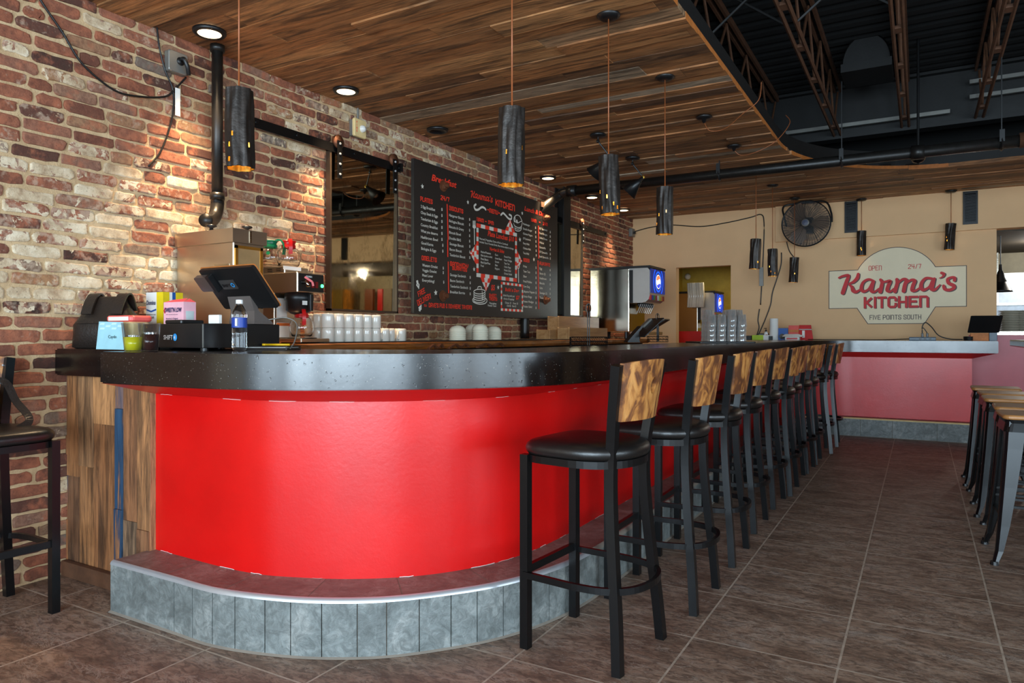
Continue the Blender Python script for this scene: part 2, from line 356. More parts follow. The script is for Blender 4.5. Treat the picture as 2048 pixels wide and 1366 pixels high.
GL = {'A': [[(0,0),(0,2.4),(.6,3),(1.4,3),(2,2.4),(2,0)], [(0,1.2),(2,1.2)]], 'B': [[(0,0),(0,3),(1.6,3),(2,2.6),(2,1.9),(1.6,1.6),(0,1.6)], [(1.6,1.6),(2,1.3),(2,.4),(1.6,0),(0,0)]],
 'C': [[(2,2.1),(2,2.6),(1.6,3),(.4,3),(0,2.6),(0,.4),(.4,0),(1.6,0),(2,.4),(2,.9)]], 'D': [[(0,0),(0,3),(1.4,3),(2,2.4),(2,.6),(1.4,0),(0,0)]], 'E': [[(2,3),(0,3),(0,0),(2,0)], [(0,1.6),(1.6,1.6)]],
 'F': [[(2,3),(0,3),(0,0)], [(0,1.5),(1.5,1.5)]], 'G': [[(2,2.4),(1.6,3),(.4,3),(0,2.6),(0,.4),(.4,0),(1.6,0),(2,.4),(2,1.5),(1,1.5)]], 'H': [[(0,0),(0,3)], [(2,0),(2,3)], [(0,1.5),(2,1.5)]], 'I': [[(0,0),(0,3)]],
 'K': [[(0,0),(0,3)], [(2,3),(.5,1.5),(2,0)], [(0,1.5),(.6,1.5)]], 'L': [[(0,3),(0,0),(2,0)]], 'M': [[(0,0),(0,2.6),(.4,3),(1.4,3),(1.4,0)], [(1.4,3),(2.4,3),(2.8,2.6),(2.8,0)]], 'N': [[(0,0),(0,3),(1.6,3),(2,2.6),(2,0)]],
 'O': [[(.4,0),(0,.4),(0,2.6),(.4,3),(1.6,3),(2,2.6),(2,.4),(1.6,0),(.4,0)]], 'P': [[(0,0),(0,3),(1.6,3),(2,2.6),(2,1.7),(1.6,1.3),(0,1.3)]], 'R': [[(0,0),(0,3),(1.6,3),(2,2.6),(2,1.8),(1.6,1.5),(0,1.5)], [(1,1.5),(2,0)]],
 'S': [[(2,2.3),(2,2.6),(1.6,3),(.4,3),(0,2.6),(0,2),(2,1),(2,.4),(1.6,0),(.4,0),(0,.4),(0,.8)]], 'T': [[(0,3),(2,3)], [(1,3),(1,0)]], 'U': [[(0,3),(0,.4),(.4,0),(1.6,0),(2,.4),(2,3)]], 'V': [[(0,3),(1,0),(2,3)]], 'W': [[(0,3),(.5,0),(1.4,2.4),(2.3,0),(2.8,3)]],
 'Y': [[(0,3),(1,1.5),(2,3)], [(1,1.5),(1,0)]], '1': [[(.1,2.5),(.6,3),(.6,0)]], '2': [[(0,2.4),(.4,3),(1.6,3),(2,2.6),(2,1.9),(0,.4),(0,0),(2,0)]], '4': [[(0,3),(0,1.3),(2,1.3)], [(1.6,3),(1.6,0)]], '7': [[(0,3),(2,3),(1,0)]],
 '/': [[(0,-.2),(1.3,3.2)]], '-': [[(0,1.5),(1.2,1.5)]], '&': [[(2,0),(.4,2.2),(.5,3),(1.4,3),(1.4,2.3),(0,1),(.2,0),(1.2,0),(2,1)]], '!': [[(0,3),(0,.9)], [(0,.2),(0,-.1)]], "'": [[(0,3.1),(0,2.3)]], ' ': []}
_lc = [0]
def stroke(mb, pts, wd, fr, mi=0, lift=.0015, rnd=True, wl=None):
    "flat brush stroke as one ribbon; fr maps (a,b) in the plane to a 3-D point, nn is the lift direction"
    f, nn = fr; pts = [p for q, p in enumerate(pts) if q == 0 or math.hypot(p[0]-pts[q-1][0], p[1]-pts[q-1][1]) > 1e-7]; n = len(pts)
    if n < 2: return
    _lc[0] = (_lc[0]+1) % 12; lf = lift+_lc[0]*4e-5
    nv = []
    for i in range(n-1):
        d = (pts[i+1][0]-pts[i][0], pts[i+1][1]-pts[i][1]); L = math.hypot(*d); nv.append((-d[1]/L, d[0]/L))
    clo = math.hypot(pts[0][0]-pts[-1][0], pts[0][1]-pts[-1][1]) < 1e-6
    A, B = [], []
    for i in range(n):
        w0 = (wl[min(i, len(wl)-1)] if wl else wd)/2; a = nv[i-1] if i > 0 else (nv[-1] if clo else nv[0]); b = nv[i] if i < n-1 else (nv[0] if clo else nv[-1])
        m = (a[0]+b[0], a[1]+b[1]); L = math.hypot(*m)
        if L < 1e-3: m = b; L = 1
        m = (m[0]/L, m[1]/L); c = max(.45, m[0]*b[0]+m[1]*b[1]); x, y = pts[i]
        A.append((x+m[0]*w0/c, y+m[1]*w0/c)); B.append((x-m[0]*w0/c, y-m[1]*w0/c))
    ring = B+A[::-1]
    if rnd and not clo:
        def cap(c, p, q):
            a0 = math.atan2(p[1]-c[1], p[0]-c[0]); r = math.hypot(p[0]-c[0], p[1]-c[1]); return [(c[0]+r*math.cos(a0+math.pi*t/5), c[1]+r*math.sin(a0+math.pi*t/5)) for t in (1, 2, 3, 4)]
        for c, p, q in ((pts[-1], B[-1], A[-1]), (pts[0], A[0], B[0])):
            poly = [p]+cap(c, p, q)+[q]; mb.add([f(x, y)+nn*lf for x, y in poly], [tuple(range(len(poly)))], mi)
    mb.add([f(x, y)+nn*lf for x, y in A+B], [(i, n+i, n+i+1, i+1) for i in range(n-1)], mi)
def block(mb, s, o, right, up, h, width, t=.55, mi=0, lift=.0015):
    "block lettering fitted to a width"
    adv = []; x = 0
    for ch in s:
        g = GL.get(ch, []); w_ = max([p[0] for st in g for p in st], default=1.2); adv.append(x); x += w_+(.95 if ch != ' ' else .2)
    tot = x-.95; kx = width/(tot+t); ky = h/(3+t); right = Vector(right); up = Vector(up); o = Vector(o); nn = right.cross(up).normalized()
    fr = (lambda a, b: o+right*((a+t/2)*kx)+up*((b+t/2)*ky), nn)
    for ch, ax in zip(s, adv):
        for st in GL.get(ch, []):
            pts = [(p[0]+ax, p[1]) for p in st]
            if len(pts) > 1 and pts[0] != pts[-1]:
                def ex(a, b):
                    d = (a[0]-b[0], a[1]-b[1]); L = math.hypot(*d); e = t*.5 if (abs(d[0]) < 1e-6 or abs(d[1]) < 1e-6) else 0; return (a[0]+d[0]/L*e, a[1]+d[1]/L*e)
                pts[0] = ex(pts[0], pts[1]); pts[-1] = ex(pts[-1], pts[-2])
            stroke(mb, [(a, b*ky/kx) for a, b in pts], t, (lambda a, b: fr[0](a, b*kx/ky), nn), mi, lift, rnd=False)
# ================================================================== THE SETTING
WL, WR, WB, WF, CH, VH = -3.72, 5.2, -3.6, 10.05, 2.93, 4.1      # wall left/right/back/far, ceiling, void top
struct(MB().quad((WL-.2, WB-.2, 0), (WR+.2, WB-.2, 0), (WR+.2, 14.5, 0), (WL-.2, 14.5, 0)).build('floor', M['floor']))
# brick wall: mortar bed with individually laid, uneven bricks
mb = MB(); mb.av = {'rnd': 0.0, 'wash': 0.0}
mb.cm = 1
mb.add([(WL, WB, 0), (WL, WF, 0), (WL, WF, VH), (WL, WB, VH)], [(3, 2, 1, 0)]); mb.cm = 0
rg = random.Random(3)
RP = .068; row = 0; z = .004
def sm(a, b, x): t = max(0, min(1, (x-a)/(b-a))); return t*t*(3-2*t)
while z < 2.93:
    y = -1.2 + (row % 2)*.111 + rg.uniform(-.02, .02)
    while y < WF-.03:
        L = rg.gauss(.207, .008) if rg.random() > .1 else rg.uniform(.095, .13)
        if y+L > WF-.005: L = WF-.005-y
        if L < .04: break
        hh = rg.gauss(.0525, .0022); cy, cz = y+L/2, z+RP/2+rg.gauss(0, .0018)
        # irregular outline with knocked-off corners
        pts = []; cr = [rg.uniform(.15, .8) for _ in range(4)]; nh = 5
        hw, hv = L/2, hh/2; tilt = rg.gauss(0, .008)
        raw = []
        for sx, sz, c in ((1, -1, cr[0]), (1, 1, cr[1]), (-1, 1, cr[2]), (-1, -1, cr[3])):
            k = c*hv*1.1; a = (sx*hw, sz*(hv-k)); b = (sx*(hw-k*1.3), sz*hv); m_ = (sx*(hw-k*.35), sz*(hv-k*.3))
            raw += [a, m_, b] if (sx*sz) > 0 else [b, m_, a]
            if sx*sz > 0:
                if sz > 0: raw += [(hw*.45, hv), (0, hv), (-hw*.45, hv)]
                else: raw += [(-hw*.45, -hv), (0, -hv), (hw*.45, -hv)]
        # order: build as polar sort for safety
        raw.sort(key=lambda p: math.atan2(p[1]/hv, p[0]/hw))
        for p in raw: pts.append((p[0]+rg.gauss(0, .0022)+p[1]*tilt, p[1]+rg.gauss(0, .0019)+p[0]*tilt))
        dep = rg.uniform(.004, .0125)
        o = [(WL+.0002, cy+p[0]*1.012, cz+p[1]*1.05) for p in pts]; a_ = [(WL+dep*.7, cy+p[0], cz+p[1]) for p in pts]
        i_ = [(WL+dep, cy+p[0]*(1-.006/hw), cz+p[1]*(1-.006/hv)) for p in pts]; n = len(pts)
        mb.av['rnd'] = rg.random() if y < 6.5 else rg.random()*.72+.02
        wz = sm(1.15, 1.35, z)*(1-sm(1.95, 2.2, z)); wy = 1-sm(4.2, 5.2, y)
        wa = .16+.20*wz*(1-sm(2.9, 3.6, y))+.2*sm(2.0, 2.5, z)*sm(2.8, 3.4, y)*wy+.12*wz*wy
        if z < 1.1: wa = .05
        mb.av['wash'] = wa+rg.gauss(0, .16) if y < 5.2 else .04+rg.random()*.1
        fs = [(j, (j+1) % n, n+(j+1) % n, n+j) for j in range(n)]+[(n+j, n+(j+1) % n, 2*n+(j+1) % n, 2*n+j) for j in range(n)]+[tuple(2*n+j for j in range(n))]
        mb.add(o+a_+i_, fs); y += L+rg.uniform(.011, .018)
    z += RP; row += 1
struct(mb.build('wall_left', [M['brick'], M['mortar']]))
# far wall with doorway, pass-through, bulkhead
dx0, dx1, dz = -3.06, -2.285, 2.165; px0, px1, pz0, pz1 = .775, 3.1, 1.235, 2.44
T = .14; mb = MB()
def wbox(a, b, mi=0): mb.cm = mi; mb.box(a, b); mb.cm = 0
wbox((WL, WF, 0), (dx0, WF+T, CH)); wbox((dx0, WF, dz), (dx1, WF+T, CH)); wbox((dx1, WF, 0), (px0, WF+T, CH))
wbox((px0, WF, pz1), (px1, WF+T, CH)); wbox((px0, WF, 0), (px1, WF+T, pz0-.04), 1); wbox((px1, WF, 0), (WR, WF+T, CH))
wbox((.5, WF-.006, 0), (px0, WF, pz0-.04), 1)
wbox((-1.685, WF-.05, 2.44), (WR, WF, CH)); wbox((WL, WF, CH), (WR, WF+T, VH), 2)
struct(mb.build('wall_far', [M['cream'], M['pink'], M['dark']]))
# right wall with side glazing openings, back wall with storefront openings
mb = MB(); mb.box((WR, 5.6, 0), (WR+.15, WF+T, VH)); mb.box((WR, WB, 2.6), (WR+.15, 5.6, VH)); mb.box((WR, WB, 0), (WR+.15, 5.6, .45))
for y in (-3.3, -1.0, 1.2, 3.4): mb.box((WR, y-.2 if y > -3.3 else WB, .45), (WR+.15, y+.2, 2.6))
struct(mb.build('wall_right', M['cream']))
mb = MB(); mb.box((WL, WB-.15, 2.65), (WR+.15, WB, VH)); mb.box((WL, WB-.15, 0), (WR+.15, WB, .4))
for x in (-3.55, -1.75, .05, 1.85, 3.7): mb.box((x-.12, WB-.15, .4), (x+.12, WB, 2.65))
mb.box((3.7, WB-.15, .4), (WR+.15, WB, 2.65))
struct(mb.build('wall_back', M['dark']))

# window frames in the storefront and side openings
for i, (x0, x1) in enumerate([(-3.43, -1.87), (-1.63, -.07), (.17, 1.73), (1.97, 3.58)]):
    c = MB(); f = .05
    for a, b in (((x0, .4), (x1, .4+f)), ((x0, 2.65-f), (x1, 2.65)), ((x0, .4+f), (x0+f, 2.65-f)), ((x1-f, .4+f), (x1, 2.65-f))): c.box((a[0], WB-.1, a[1]), (b[0], WB-.04, b[1]))
    struct(c.build('window_%d' % (i+1), M['frame']))
# ceiling of reclaimed planks with the large rounded opening
def cut(y):
    y0, y1, xa, xb = .4, 8.47, -1.1, 3.6; ry, rx = 1.72, 1.4
    if y <= y0 or y >= y1: return None
    if y > y1-ry: k = 1-math.sqrt(max(0, 1-((y-(y1-ry))/ry)**2))
    elif y < y0+ry: k = 1-math.sqrt(max(0, 1-(((y0+ry)-y)/ry)**2))
    else: k = 0
    return xa+rx*k, xb-rx*k
def cutc(v): return cut(min(8.4699, max(.4001, v)))
mb = MB(); mb.av = {'rnd': 0.0}; by = MB(); rg = random.Random(11)
y = -1.0
while y < WF:
    wd = rg.choice([.1, .12, .14, .165]); y1 = min(y+wd, WF)
    for lim in (.4, 8.47):
        if y < lim-.02 and y1 > lim-.03: y1 = lim
    c = None if y1 <= .4 or y >= 8.46 else (max(cutc(y)[0], cutc(y1)[0]), min(cutc(y)[1], cutc(y1)[1])); spans = [(WL, WR)] if c is None else [(WL, c[0]), (c[1], WR)]
    for a, b in spans:
        cm_ = cut((y+y1)/2); by.box((a if (c is None or a < WL+.1) else cm_[1]+.02, y, CH+.02), (b if (c is None or b > 3) else cm_[0]-.02, y1, CH+.035)); x = a - rg.uniform(0, 1.2)
        while x < b-.02:
            L = rg.uniform(.7, 2.3); x0, x1 = max(a, x), min(b, x+L)
            if x1-x0 > .01:
                dz_ = rg.choice([0, 0, .003, .006, .011]); mb.av['rnd'] = min(1, max(0, rg.gauss(.5, .24)))
                zb, zt2 = CH-.012-dz_, CH+.02; ya, yb = y+.0012, y1-.0012; ys = [ya+(yb-ya)*q/6 for q in range(7)]
                curve = c is not None
                eR = [(cutc(v)[0], v) for v in ys] if curve and x1 == b and b < 3 else [(x1-.0008, ya), (x1-.0008, yb)]
                eL = [(cutc(v)[1], v) for v in ys] if curve and x0 == a and a > WL+.1 else [(x0+.0008, ya), (x0+.0008, yb)]
                if min(p[0] for p in eR) <= max(p[0] for p in eL)+.005: x += L; continue
                pl = eR+eL[::-1]; nf = len(mb.f); mb.loft([[(p[0], p[1], zb) for p in pl], [(p[0], p[1], zt2) for p in pl]])
                for q in range(len(eR)-1):
                    if len(eR) > 2: mb.m[nf+q] = 1  # orange light on the cut plank ends put into their colour
                for q in range(len(eL)-1):
                    if len(eL) > 2: mb.m[nf+len(eR)+q] = 1
            x += L
    y = y1
cl = struct(mb.build('ceiling', [M['ceilwood'], M['orangew']]))
struct(by.build('ceiling', M['dark']))  # unseen dark backing strips above the planks, added to block light
struct(MB().box((WL, WB, CH), (WR, -1.0, CH+.03)).build('ceiling', M['ceilwood']))
# dark fascia ring around the opening
mb = MB(); yy = [.41+i*(8.46-.41)/160 for i in range(161)]
L_ = [(cut(y)[0]-.03, y) for y in yy]; Rr = [(cut(y)[1]+.03, y) for y in reversed(yy)]
pth = L_+Rr
for i in range(len(pth)-1):
    a, b = pth[i], pth[i+1]; mb.quad((a[0], a[1], CH+.015), (b[0], b[1], CH+.015), (b[0], b[1], CH+.17), (a[0], a[1], CH+.17))
struct(mb.build('trim_1', M['void2']))
# the black void above: deck
mb = MB(); mb.box((WL, WB, VH), (WR, 14.5, VH+.05))
for i in range(60): mb.box((WL, 1.0+i*.2, VH-.04), (WR, 1.09+i*.2, VH))
struct(mb.build('ceiling', M['dark']))

# open web steel joists
for k, x in enumerate([-2.2, -1.515, -.83, -.145, .54, 1.225, 1.91, 2.595]):
    t = thing('steel_joist', ['brown open web steel joist over the left edge of the ceiling', 'brown open web steel joist just outside the wood edge', 'brown open web joist leftmost in the dark ceiling opening', 'brown open web joist nearest the middle of the dark ceiling opening', 'brown open web joist at the right side of the dark opening', 'brown open web joist far right in the dark opening', 'brown open web joist beyond the right side of the opening', 'brown open web joist near the right wall'][k], 'roof joist', (x, 0, 0), 0, 'steel joists in the open ceiling')
    c = MB()
    for s in (-.035, .035): c.tube([(s, -1, 3.5), (s, 8.98, 3.5)], .016, 6); 
    c.build('bottom_chord', M['joist'], t); c = MB()
    for s in (-.03, .03): c.box((s-.012, -1, 4.0), (s+.012, 8.98, 4.06))
    c.build('top_chord', M['joist'], t); wb = MB(); n = 12
    for i in range(n):
        y0 = -1+i*10/n; ym = y0+5/n; y1 = y0+10/n
        if y1 > 8.99: y1 = 8.98
        wb.tube([(0, y0, 4.0), (0, ym, 3.5)], .012, 6); wb.tube([(0, ym, 3.5), (0, y1, 4.0)], .012, 6); wb.box((-.045, ym-.05, 3.49), (.045, ym+.05, 3.515))
    wb.build('web', M['joist'], t)
    if k < 7:
        b = thing('bridging_brace', 'thin crossed bridging brace between joists %s' % ['above the wood ceiling edge', 'at the left end of the opening', 'left of centre in the opening', 'in the middle of the opening', 'right of centre in the opening', 'at the right end of the opening', 'past the right end of the opening'][k], 'brace', (x, 0, 0), 0, 'bridging braces')
        for yb in (2.9, 5.6): MB().tube([(.04, yb, 3.52), (.645, yb, 3.99)], .011, 5).build('rod', M['void2'], b); MB().tube([(.645, yb+.03, 3.52), (.04, yb+.03, 3.99)], .011, 5).build('rod', M['void2'], b)
# girder closing the joists
t = thing('steel_girder', 'long black steel girder across the open ceiling above the far counter', 'beam', (0, 9.05, 0))
MB().box((WL, -.01, 3.5), (WR, .01, 4.04)).build('web', M['void2'], t)
MB().box((WL, -.09, 3.46), (WR, .09, 3.5)).build('flange', M['void2'], t); MB().box((WL, -.09, 4.04), (WR, .09, 4.07)).build('flange', M['void2'], t)
# metal struts
for nm, a, b in (('long grey perforated strut across the girder', (1572, 267), (1900, 217)), ('short grey strut at the right end of the girder, upper of two', (1939, 165), (2070, 146)), ('short grey strut at the right end of the girder, lower of two', (1939, 195), (2070, 175))):
    p, q = pY(*a, 8.9), pY(*b, 8.9); q.z = p.z
    tag(MB().box((p.x, 8.87, p.z-.02), (q.x, 8.91, p.z+.02)).build('metal_strut', M['grey']), nm, 'strut')
for nm, z, x0 in (('green tinted channel strut high at right of the ceiling opening', 3.92, .25), ('pale channel strut crossing the right joist', 3.98, .4)):
    tag(MB().box((x0, 6.1, z), (2.0, 6.14, z+.04)).box((x0, 6.1, z+.04), (2.0, 6.16, z+.045)).build('metal_strut', M['grey']), nm, 'strut')
# hood shaped duct in the void
t = thing('duct_hood', 'dark half round metal duct hood up in the ceiling opening', 'duct', tuple(pY(1732, 122, 7.6)))
pr = [(.21*math.cos(R(a)), .27*math.sin(R(a))) for a in range(0, 181, 12)]
c = MB(); c.smooth = True; c.loft([[(p[0], 0, p[1]) for p in pr], [(p[0], .5, p[1]*.95) for p in pr]], False, False)
c.loft([[(p[0]*.97, 0, p[1]*.97) for p in pr], [(p[0]*.97, .5, p[1]*.93) for p in pr]], False, False); c.build('hood', M['void2'], t)
MB().add([(p[0]*.98, .02, p[1]*.98) for p in pr], [tuple(range(len(pr)))]).build('face_plate', M['void2'], t)
MB().box((-.22, -.02, -.08), (.22, .5, 0)).build('lip', M['void2'], t)

# drain pipe across the room
t = thing('drain_pipe', 'long black iron pipe under the wood ceiling across the room', 'pipe')
PY_, PZ_ = 7.08, 2.78
c = MB(); c.smooth = True; c.tube([(x, PY_, PZ_) for x in (-3.35, -1.2, .72)], .05, 20); c.build('pipe', M['pipe'], t)
c = MB(); c.smooth = True; c.tube([(x, PY_, PZ_+.005) for x in (.7, 3, 5.2)], .062, 20); c.build('pipe_sleeve', M['joist'], t)['label'] = 'thicker brown insulated stretch'
c = MB(); c.smooth = True; c.tube(bez([(-3.3, PY_, PZ_), (-3.42, PY_, PZ_-.01), (-3.5, PY_-.03, PZ_-.06), (-3.62, PY_-.3, PZ_-.28), (-3.655, PY_-.45, PZ_-.42), (-3.655, PY_-.47, PZ_-.55), (-3.655, PY_-.47, 1.75), (-3.655, PY_-.47, 1.16)], 6), .048, 20); c.build('elbow', M['pipe'], t)
for x in (-3.32, -.02): 
    c = MB(); c.smooth = True; c.tube([(x-.05, PY_, PZ_), (x+.05, PY_, PZ_)], .062, 20); c.build('coupling', M['pipe'], t)
for x in (-1.72, -.62, .58):
    c = MB(); c.tube([(x, PY_+.056*math.sin(a*math.pi/8), PZ_+.056*math.cos(a*math.pi/8)) for a in range(16)], .012, 4, closed=True); c.box((x-.018, PY_-.06, PZ_), (x+.018, PY_-.052, PZ_+.1)); c.box((x-.004, PY_-.01, PZ_+.05), (x+.004, PY_+.01, 3.5 if x > -1 else CH)); c.build('hanger', M['blackp'], t)
# black steel column on the brick behind the board
t = thing('steel_column', 'black steel column against brick right behind the menu board', 'column', (-3.62, 7.52, 0))
MB().box((-.085, -.01, 0), (.02, .01, CH)).build('web', M['void2'], t)
MB().box((.02, -.09, 0), (.032, .09, CH)).build('flange', M['void2'], t); MB().box((-.09, -.09, 0), (-.08, .09, CH)).build('flange', M['void2'], t)
# downspout-like vertical pipe with elbow over the steel box
t = thing('vent_pipe', 'vertical black iron pipe on brick ending in an elbow at left', 'pipe')
c = MB(); c.smooth = True; c.tube([(-3.62, 2.77, CH-.01), (-3.62, 2.77, 2.02)], .032, 16); c.build('pipe', M['pipe'], t)
c = MB(); c.smooth = True; c.tube(bez([(-3.62, 2.77, 2.04), (-3.62, 2.77, 1.97), (-3.6, 2.74, 1.90), (-3.56, 2.68, 1.86), (-3.5, 2.6, 1.845)], 6), .038, 16); c.build('elbow', M['pipe'], t)
for z in (2.02, CH-.03): 
    c = MB(); c.smooth = True; c.tube([(-3.62, 2.77, z-.02), (-3.62, 2.77, z+.02)], .042, 16); c.build('collar', M['pipe'], t)
# ventilation grilles on the far wall
for u0, v0, u1, v1, lb in ((1689, 401, 1715, 464, 'dark slatted wall grille left of the painted sign top'), (1926, 379, 1956, 447, 'dark slatted wall grille right of the painted sign top'), (0, 0, 0, 0, 'dark slatted wall grille above the kitchen pass, right of frame')):
    if u0: a, b = pY(u0, v0, 9.97), pY(u1, v1, 9.97)
    else: a, b = Vector((2.02, 9.97, 2.9)), Vector((2.17, 9.97, 2.48))
    a.z = 2.90; x0, x1, z0, z1 = a.x, b.x, b.z, a.z
    t = thing('wall_grille', lb, 'vent grille', (x0, 10.0, z0)); W_, H_ = x1-x0, z1-z0
    c = MB(); c.box((0, -.02, 0), (.02, 0, H_)); c.box((W_-.02, -.02, 0), (W_, 0, H_)); c.box((.02, -.02, 0), (W_-.02, 0, .03)); c.box((.02, -.02, H_-.03), (W_-.02, 0, H_)); c.build('frame', M['frame'], t)
    c = MB(); c.box((.02, -.004, .03), (W_-.02, -.001, H_-.03)); c.build('backing', M['dark'], t); c = MB()
    n = 22
    for i in range(n): zz = .035+i*(H_-.07)/n; c.box((.02, -.018, zz), (W_-.02, -.004, zz+.006))
    c.build('slats', M['blackp'], t)

# ================================================================== BEHIND THE FAR WALL
mb = MB(); mb.box((-3.72, 12.6, 0), (-1.2, 12.7, 2.45)); mb.box((-3.85, WF+T, 0), (-3.72, 12.6, 2.45)); mb.box((-1.25, WF+T, 0), (-1.15, 12.7, 2.42))
struct(mb.build('wall_doorway_room', simple('mustard_wall_paint', srgb(186, 160, 62), .6)))
struct(MB().box((-3.8, WF+T, 2.4), (-1.2, 12.7, 2.45)).build('ceiling', M['dark']))
mb = MB(); mb.box((-1.15, 12.9, 0), (5.6, 13.0, 2.42)); mb.box((5.5, WF+T, 0), (5.6, 12.9, 2.42)); struct(mb.build('wall_kitchen', simple('kitchen_wall_board', srgb(150, 138, 108), .5)))
mb = MB(); mb.box((-1.15, WF+T, 2.42), (5.6, 13, 2.46)); struct(mb.build('ceiling', simple('kitchen_ceiling_tile', srgb(70, 62, 50), .8)))
def spot(name, loc, power, col, size=R(110), blend=.8, rad=.05, rot=(0, 0, 0), par=None):
    l = bpy.data.lights.new(name, 'SPOT'); l.energy = power; l.color = col; l.spot_size = size; l.spot_blend = blend; l.shadow_soft_size = rad
    o = bpy.data.objects.new(name, l); COL.objects.link(o); o.location = loc; o.rotation_euler = rot
    if par: o.parent = par
    return o
WARM = (1, .70, .40); SOFT = (1, .84, .66)
for kx_ in (1.4, 2.9, 4.4):
    l_ = bpy.data.lights.new('kitchen_bulb', 'POINT'); l_.energy = 26; l_.color = (1, .93, .82); l_.shadow_soft_size = .05; o_ = bpy.data.objects.new('kitchen_bulb', l_); COL.objects.link(o_); o_.location = (kx_, 11.4, 2.34)
area('doorway_room_light', (-2.4, 11.3, 2.37), (0, 0, 0), .8, .8, 14, (1, .8, .45))
# pass-through counter ledge
tag(MB().box((px0-.0, WF-.05, pz0-.04), (px1, WF+.3, pz0)).build('serving_ledge', M['steel2']), 'white steel serving ledge in the kitchen pass above the red wall', 'ledge')
# kitchen content seen in the pass and in the mirror
for x0, x1, mt, lb in ((.9, 1.9, simple('bright_steel_sheet', srgb(214, 218, 222), .4, .5), 'tall bright steel panel behind the plates'), (3.1, 3.36, simple('taupe_panel', srgb(120, 104, 80), .5), 'taupe panel in the kitchen left of the red post'), (3.38, 3.53, M['redp'], 'narrow red post in the kitchen'), (3.67, 3.92, simple('russet_door', srgb(120, 60, 20), .4), 'russet door at the back of the kitchen'), (4.33, 4.59, simple('amber_door', srgb(170, 112, 30), .4), 'brown amber panel at the back of the kitchen'), (4.61, 4.94, simple('olive_panel', srgb(120, 100, 40), .5), 'olive panel beside the amber panel'), (4.96, 5.3, simple('yellow_panel', srgb(214, 146, 20), .4), 'yellow panel at the far right of the kitchen')):
    tag(MB().rbox((x0, 12.6, .0), (x1, 12.7, 2.1), .02).build('kitchen_panel', mt), lb, 'panel')
t = thing('steel_shelf_unit', 'steel wall shelf seen through the kitchen pass', 'shelf', (.95, 12.3, 0))
c = MB(); c.box((0, 0, 1.62), (.9, .29, 1.65)); c.build('shelf', M['steel2'], t); c = MB()
for x in (.02, .86): c.box((x, .25, 1.62), (x+.02, .29, 2.4))
c.build('upright', M['steel2'], t)
for i, (u, n) in enumerate([(2021, 12), (2052, 12), (2079, 9)]):
    p = pY(u, 655, WF+.18); p.z = pz0
    for k in range(n):
        if k == 0 and i == 0:
            c = MB(); c.smooth = True; c.lathe([(0, 0), (.075, 0), (.128, .018), (.126, .021), (.07, .006), (0, .006)], n=28); pl0 = c.build('dinner_plate', simple('stoneware_plate', srgb(168, 160, 142), .35))
            o = pl0
        else: o = pl0.copy(); COL.objects.link(o)
        o.location = (p.x, p.y, pz0+k*.0205)
        tag(o, ['beige plate in the left stack on the steel pass ledge', 'beige plate in the middle stack on the steel pass ledge', 'beige plate in the right stack on the steel pass ledge'][i], 'plate', 'plates in the %s pass stack' % ['left', 'middle', 'right'][i])
def cone_pendant(loc, drop, lb, mat):
    t = thing('cone_pendant_lamp', lb, 'pendant lamp', loc)
    c = MB(); c.tube([(0, 0, 0), (0, 0, -drop)], .006, 6); c.build('cord', M['blackp'], t)
    c = MB(); c.smooth = True; c.lathe([(.015, -drop+.1), (.02, -drop+.03), (.035, -drop), (.045, -drop-.06), (.10, -drop-.2), (.13, -drop-.24), (.126, -drop-.24), (.04, -drop-.06), (.0, -drop-.03)], n=24); c.build('lamp_shade', mat, t); return t
p = pY(2001, 560, 10.6); cone_pendant((p.x, 10.6, 2.55), 2.55-pY(2001, 545, 10.6).z, 'black cone pendant lamp hanging in the kitchen pass', M['blackp'])
# ================================================================== THE BAR
class Path:
    def __init__(s, pts):
        s.p = [Vector((a[0], a[1])) for a in pts]; s.s = [0]
        for i in range(1, len(s.p)): s.s.append(s.s[-1]+(s.p[i]-s.p[i-1]).length)
    def at(s, d):
        d = max(0, min(s.s[-1], d))
        for i in range(1, len(s.s)):
            if d <= s.s[i]+1e-9:
                k = (d-s.s[i-1])/max(1e-9, s.s[i]-s.s[i-1]); return s.p[i-1].lerp(s.p[i], k)
        return s.p[-1]
    def nrm(s, d): t = s.at(d+.01)-s.at(d-.01); t.normalize(); return Vector((t.y, -t.x))    # right-hand side of travel = outward
    def sub(s, a, b, st=.03): n = max(2, int((b-a)/st)+1); return [a+(b-a)*i/n for i in range(n+1)]
def cr2(pts, n=6):
    return [(v.x, v.y) for v in bez([(a[0], a[1], 0) for a in pts], n)]
RED = cr2([(-3.03,1.985),(-2.8,1.98),(-2.565,1.975),(-2.38,1.985),(-2.231,2.022),(-1.98,2.134),(-1.756,2.311),(-1.6,2.55),(-1.533,2.77),(-1.505,3.05),(-1.5,3.4),(-1.5,4.2),(-1.5,5.4),(-1.5,6.6),(-1.5,7.6),(-1.5,8.3)])
CNT = cr2([(-2.9,1.664),(-2.73,1.663),(-2.567,1.663),(-2.38,1.668),(-2.194,1.693),(-1.90,1.80),(-1.56,2.05),(-1.33,2.31),(-1.229,2.52),(-1.18,2.8),(-1.166,3.1),(-1.165,4.0),(-1.165,5.2),(-1.165,6.4),(-1.165,7.5),(-1.165,8.2)])
RED += arc(-.7, 8.68, .75, 180, 90, 14, .75)[0:] ; RED += [(-.7+ (1.2)*k/6, 9.43) for k in range(1, 7)]
CNT += arc(-.565, 8.4, .6, 180, 90, 14, .6)[0:]; CNT += [(-.565+1.275*k/6, 9.0) for k in range(1, 7)]
ZT, ZB, ZW, ZS = 1.13, 1.0, .93, .22
bar = thing('bar', 'red painted curved bar with reclaimed wood end panel', 'bar counter')
mb = MB(); mb.smooth = True
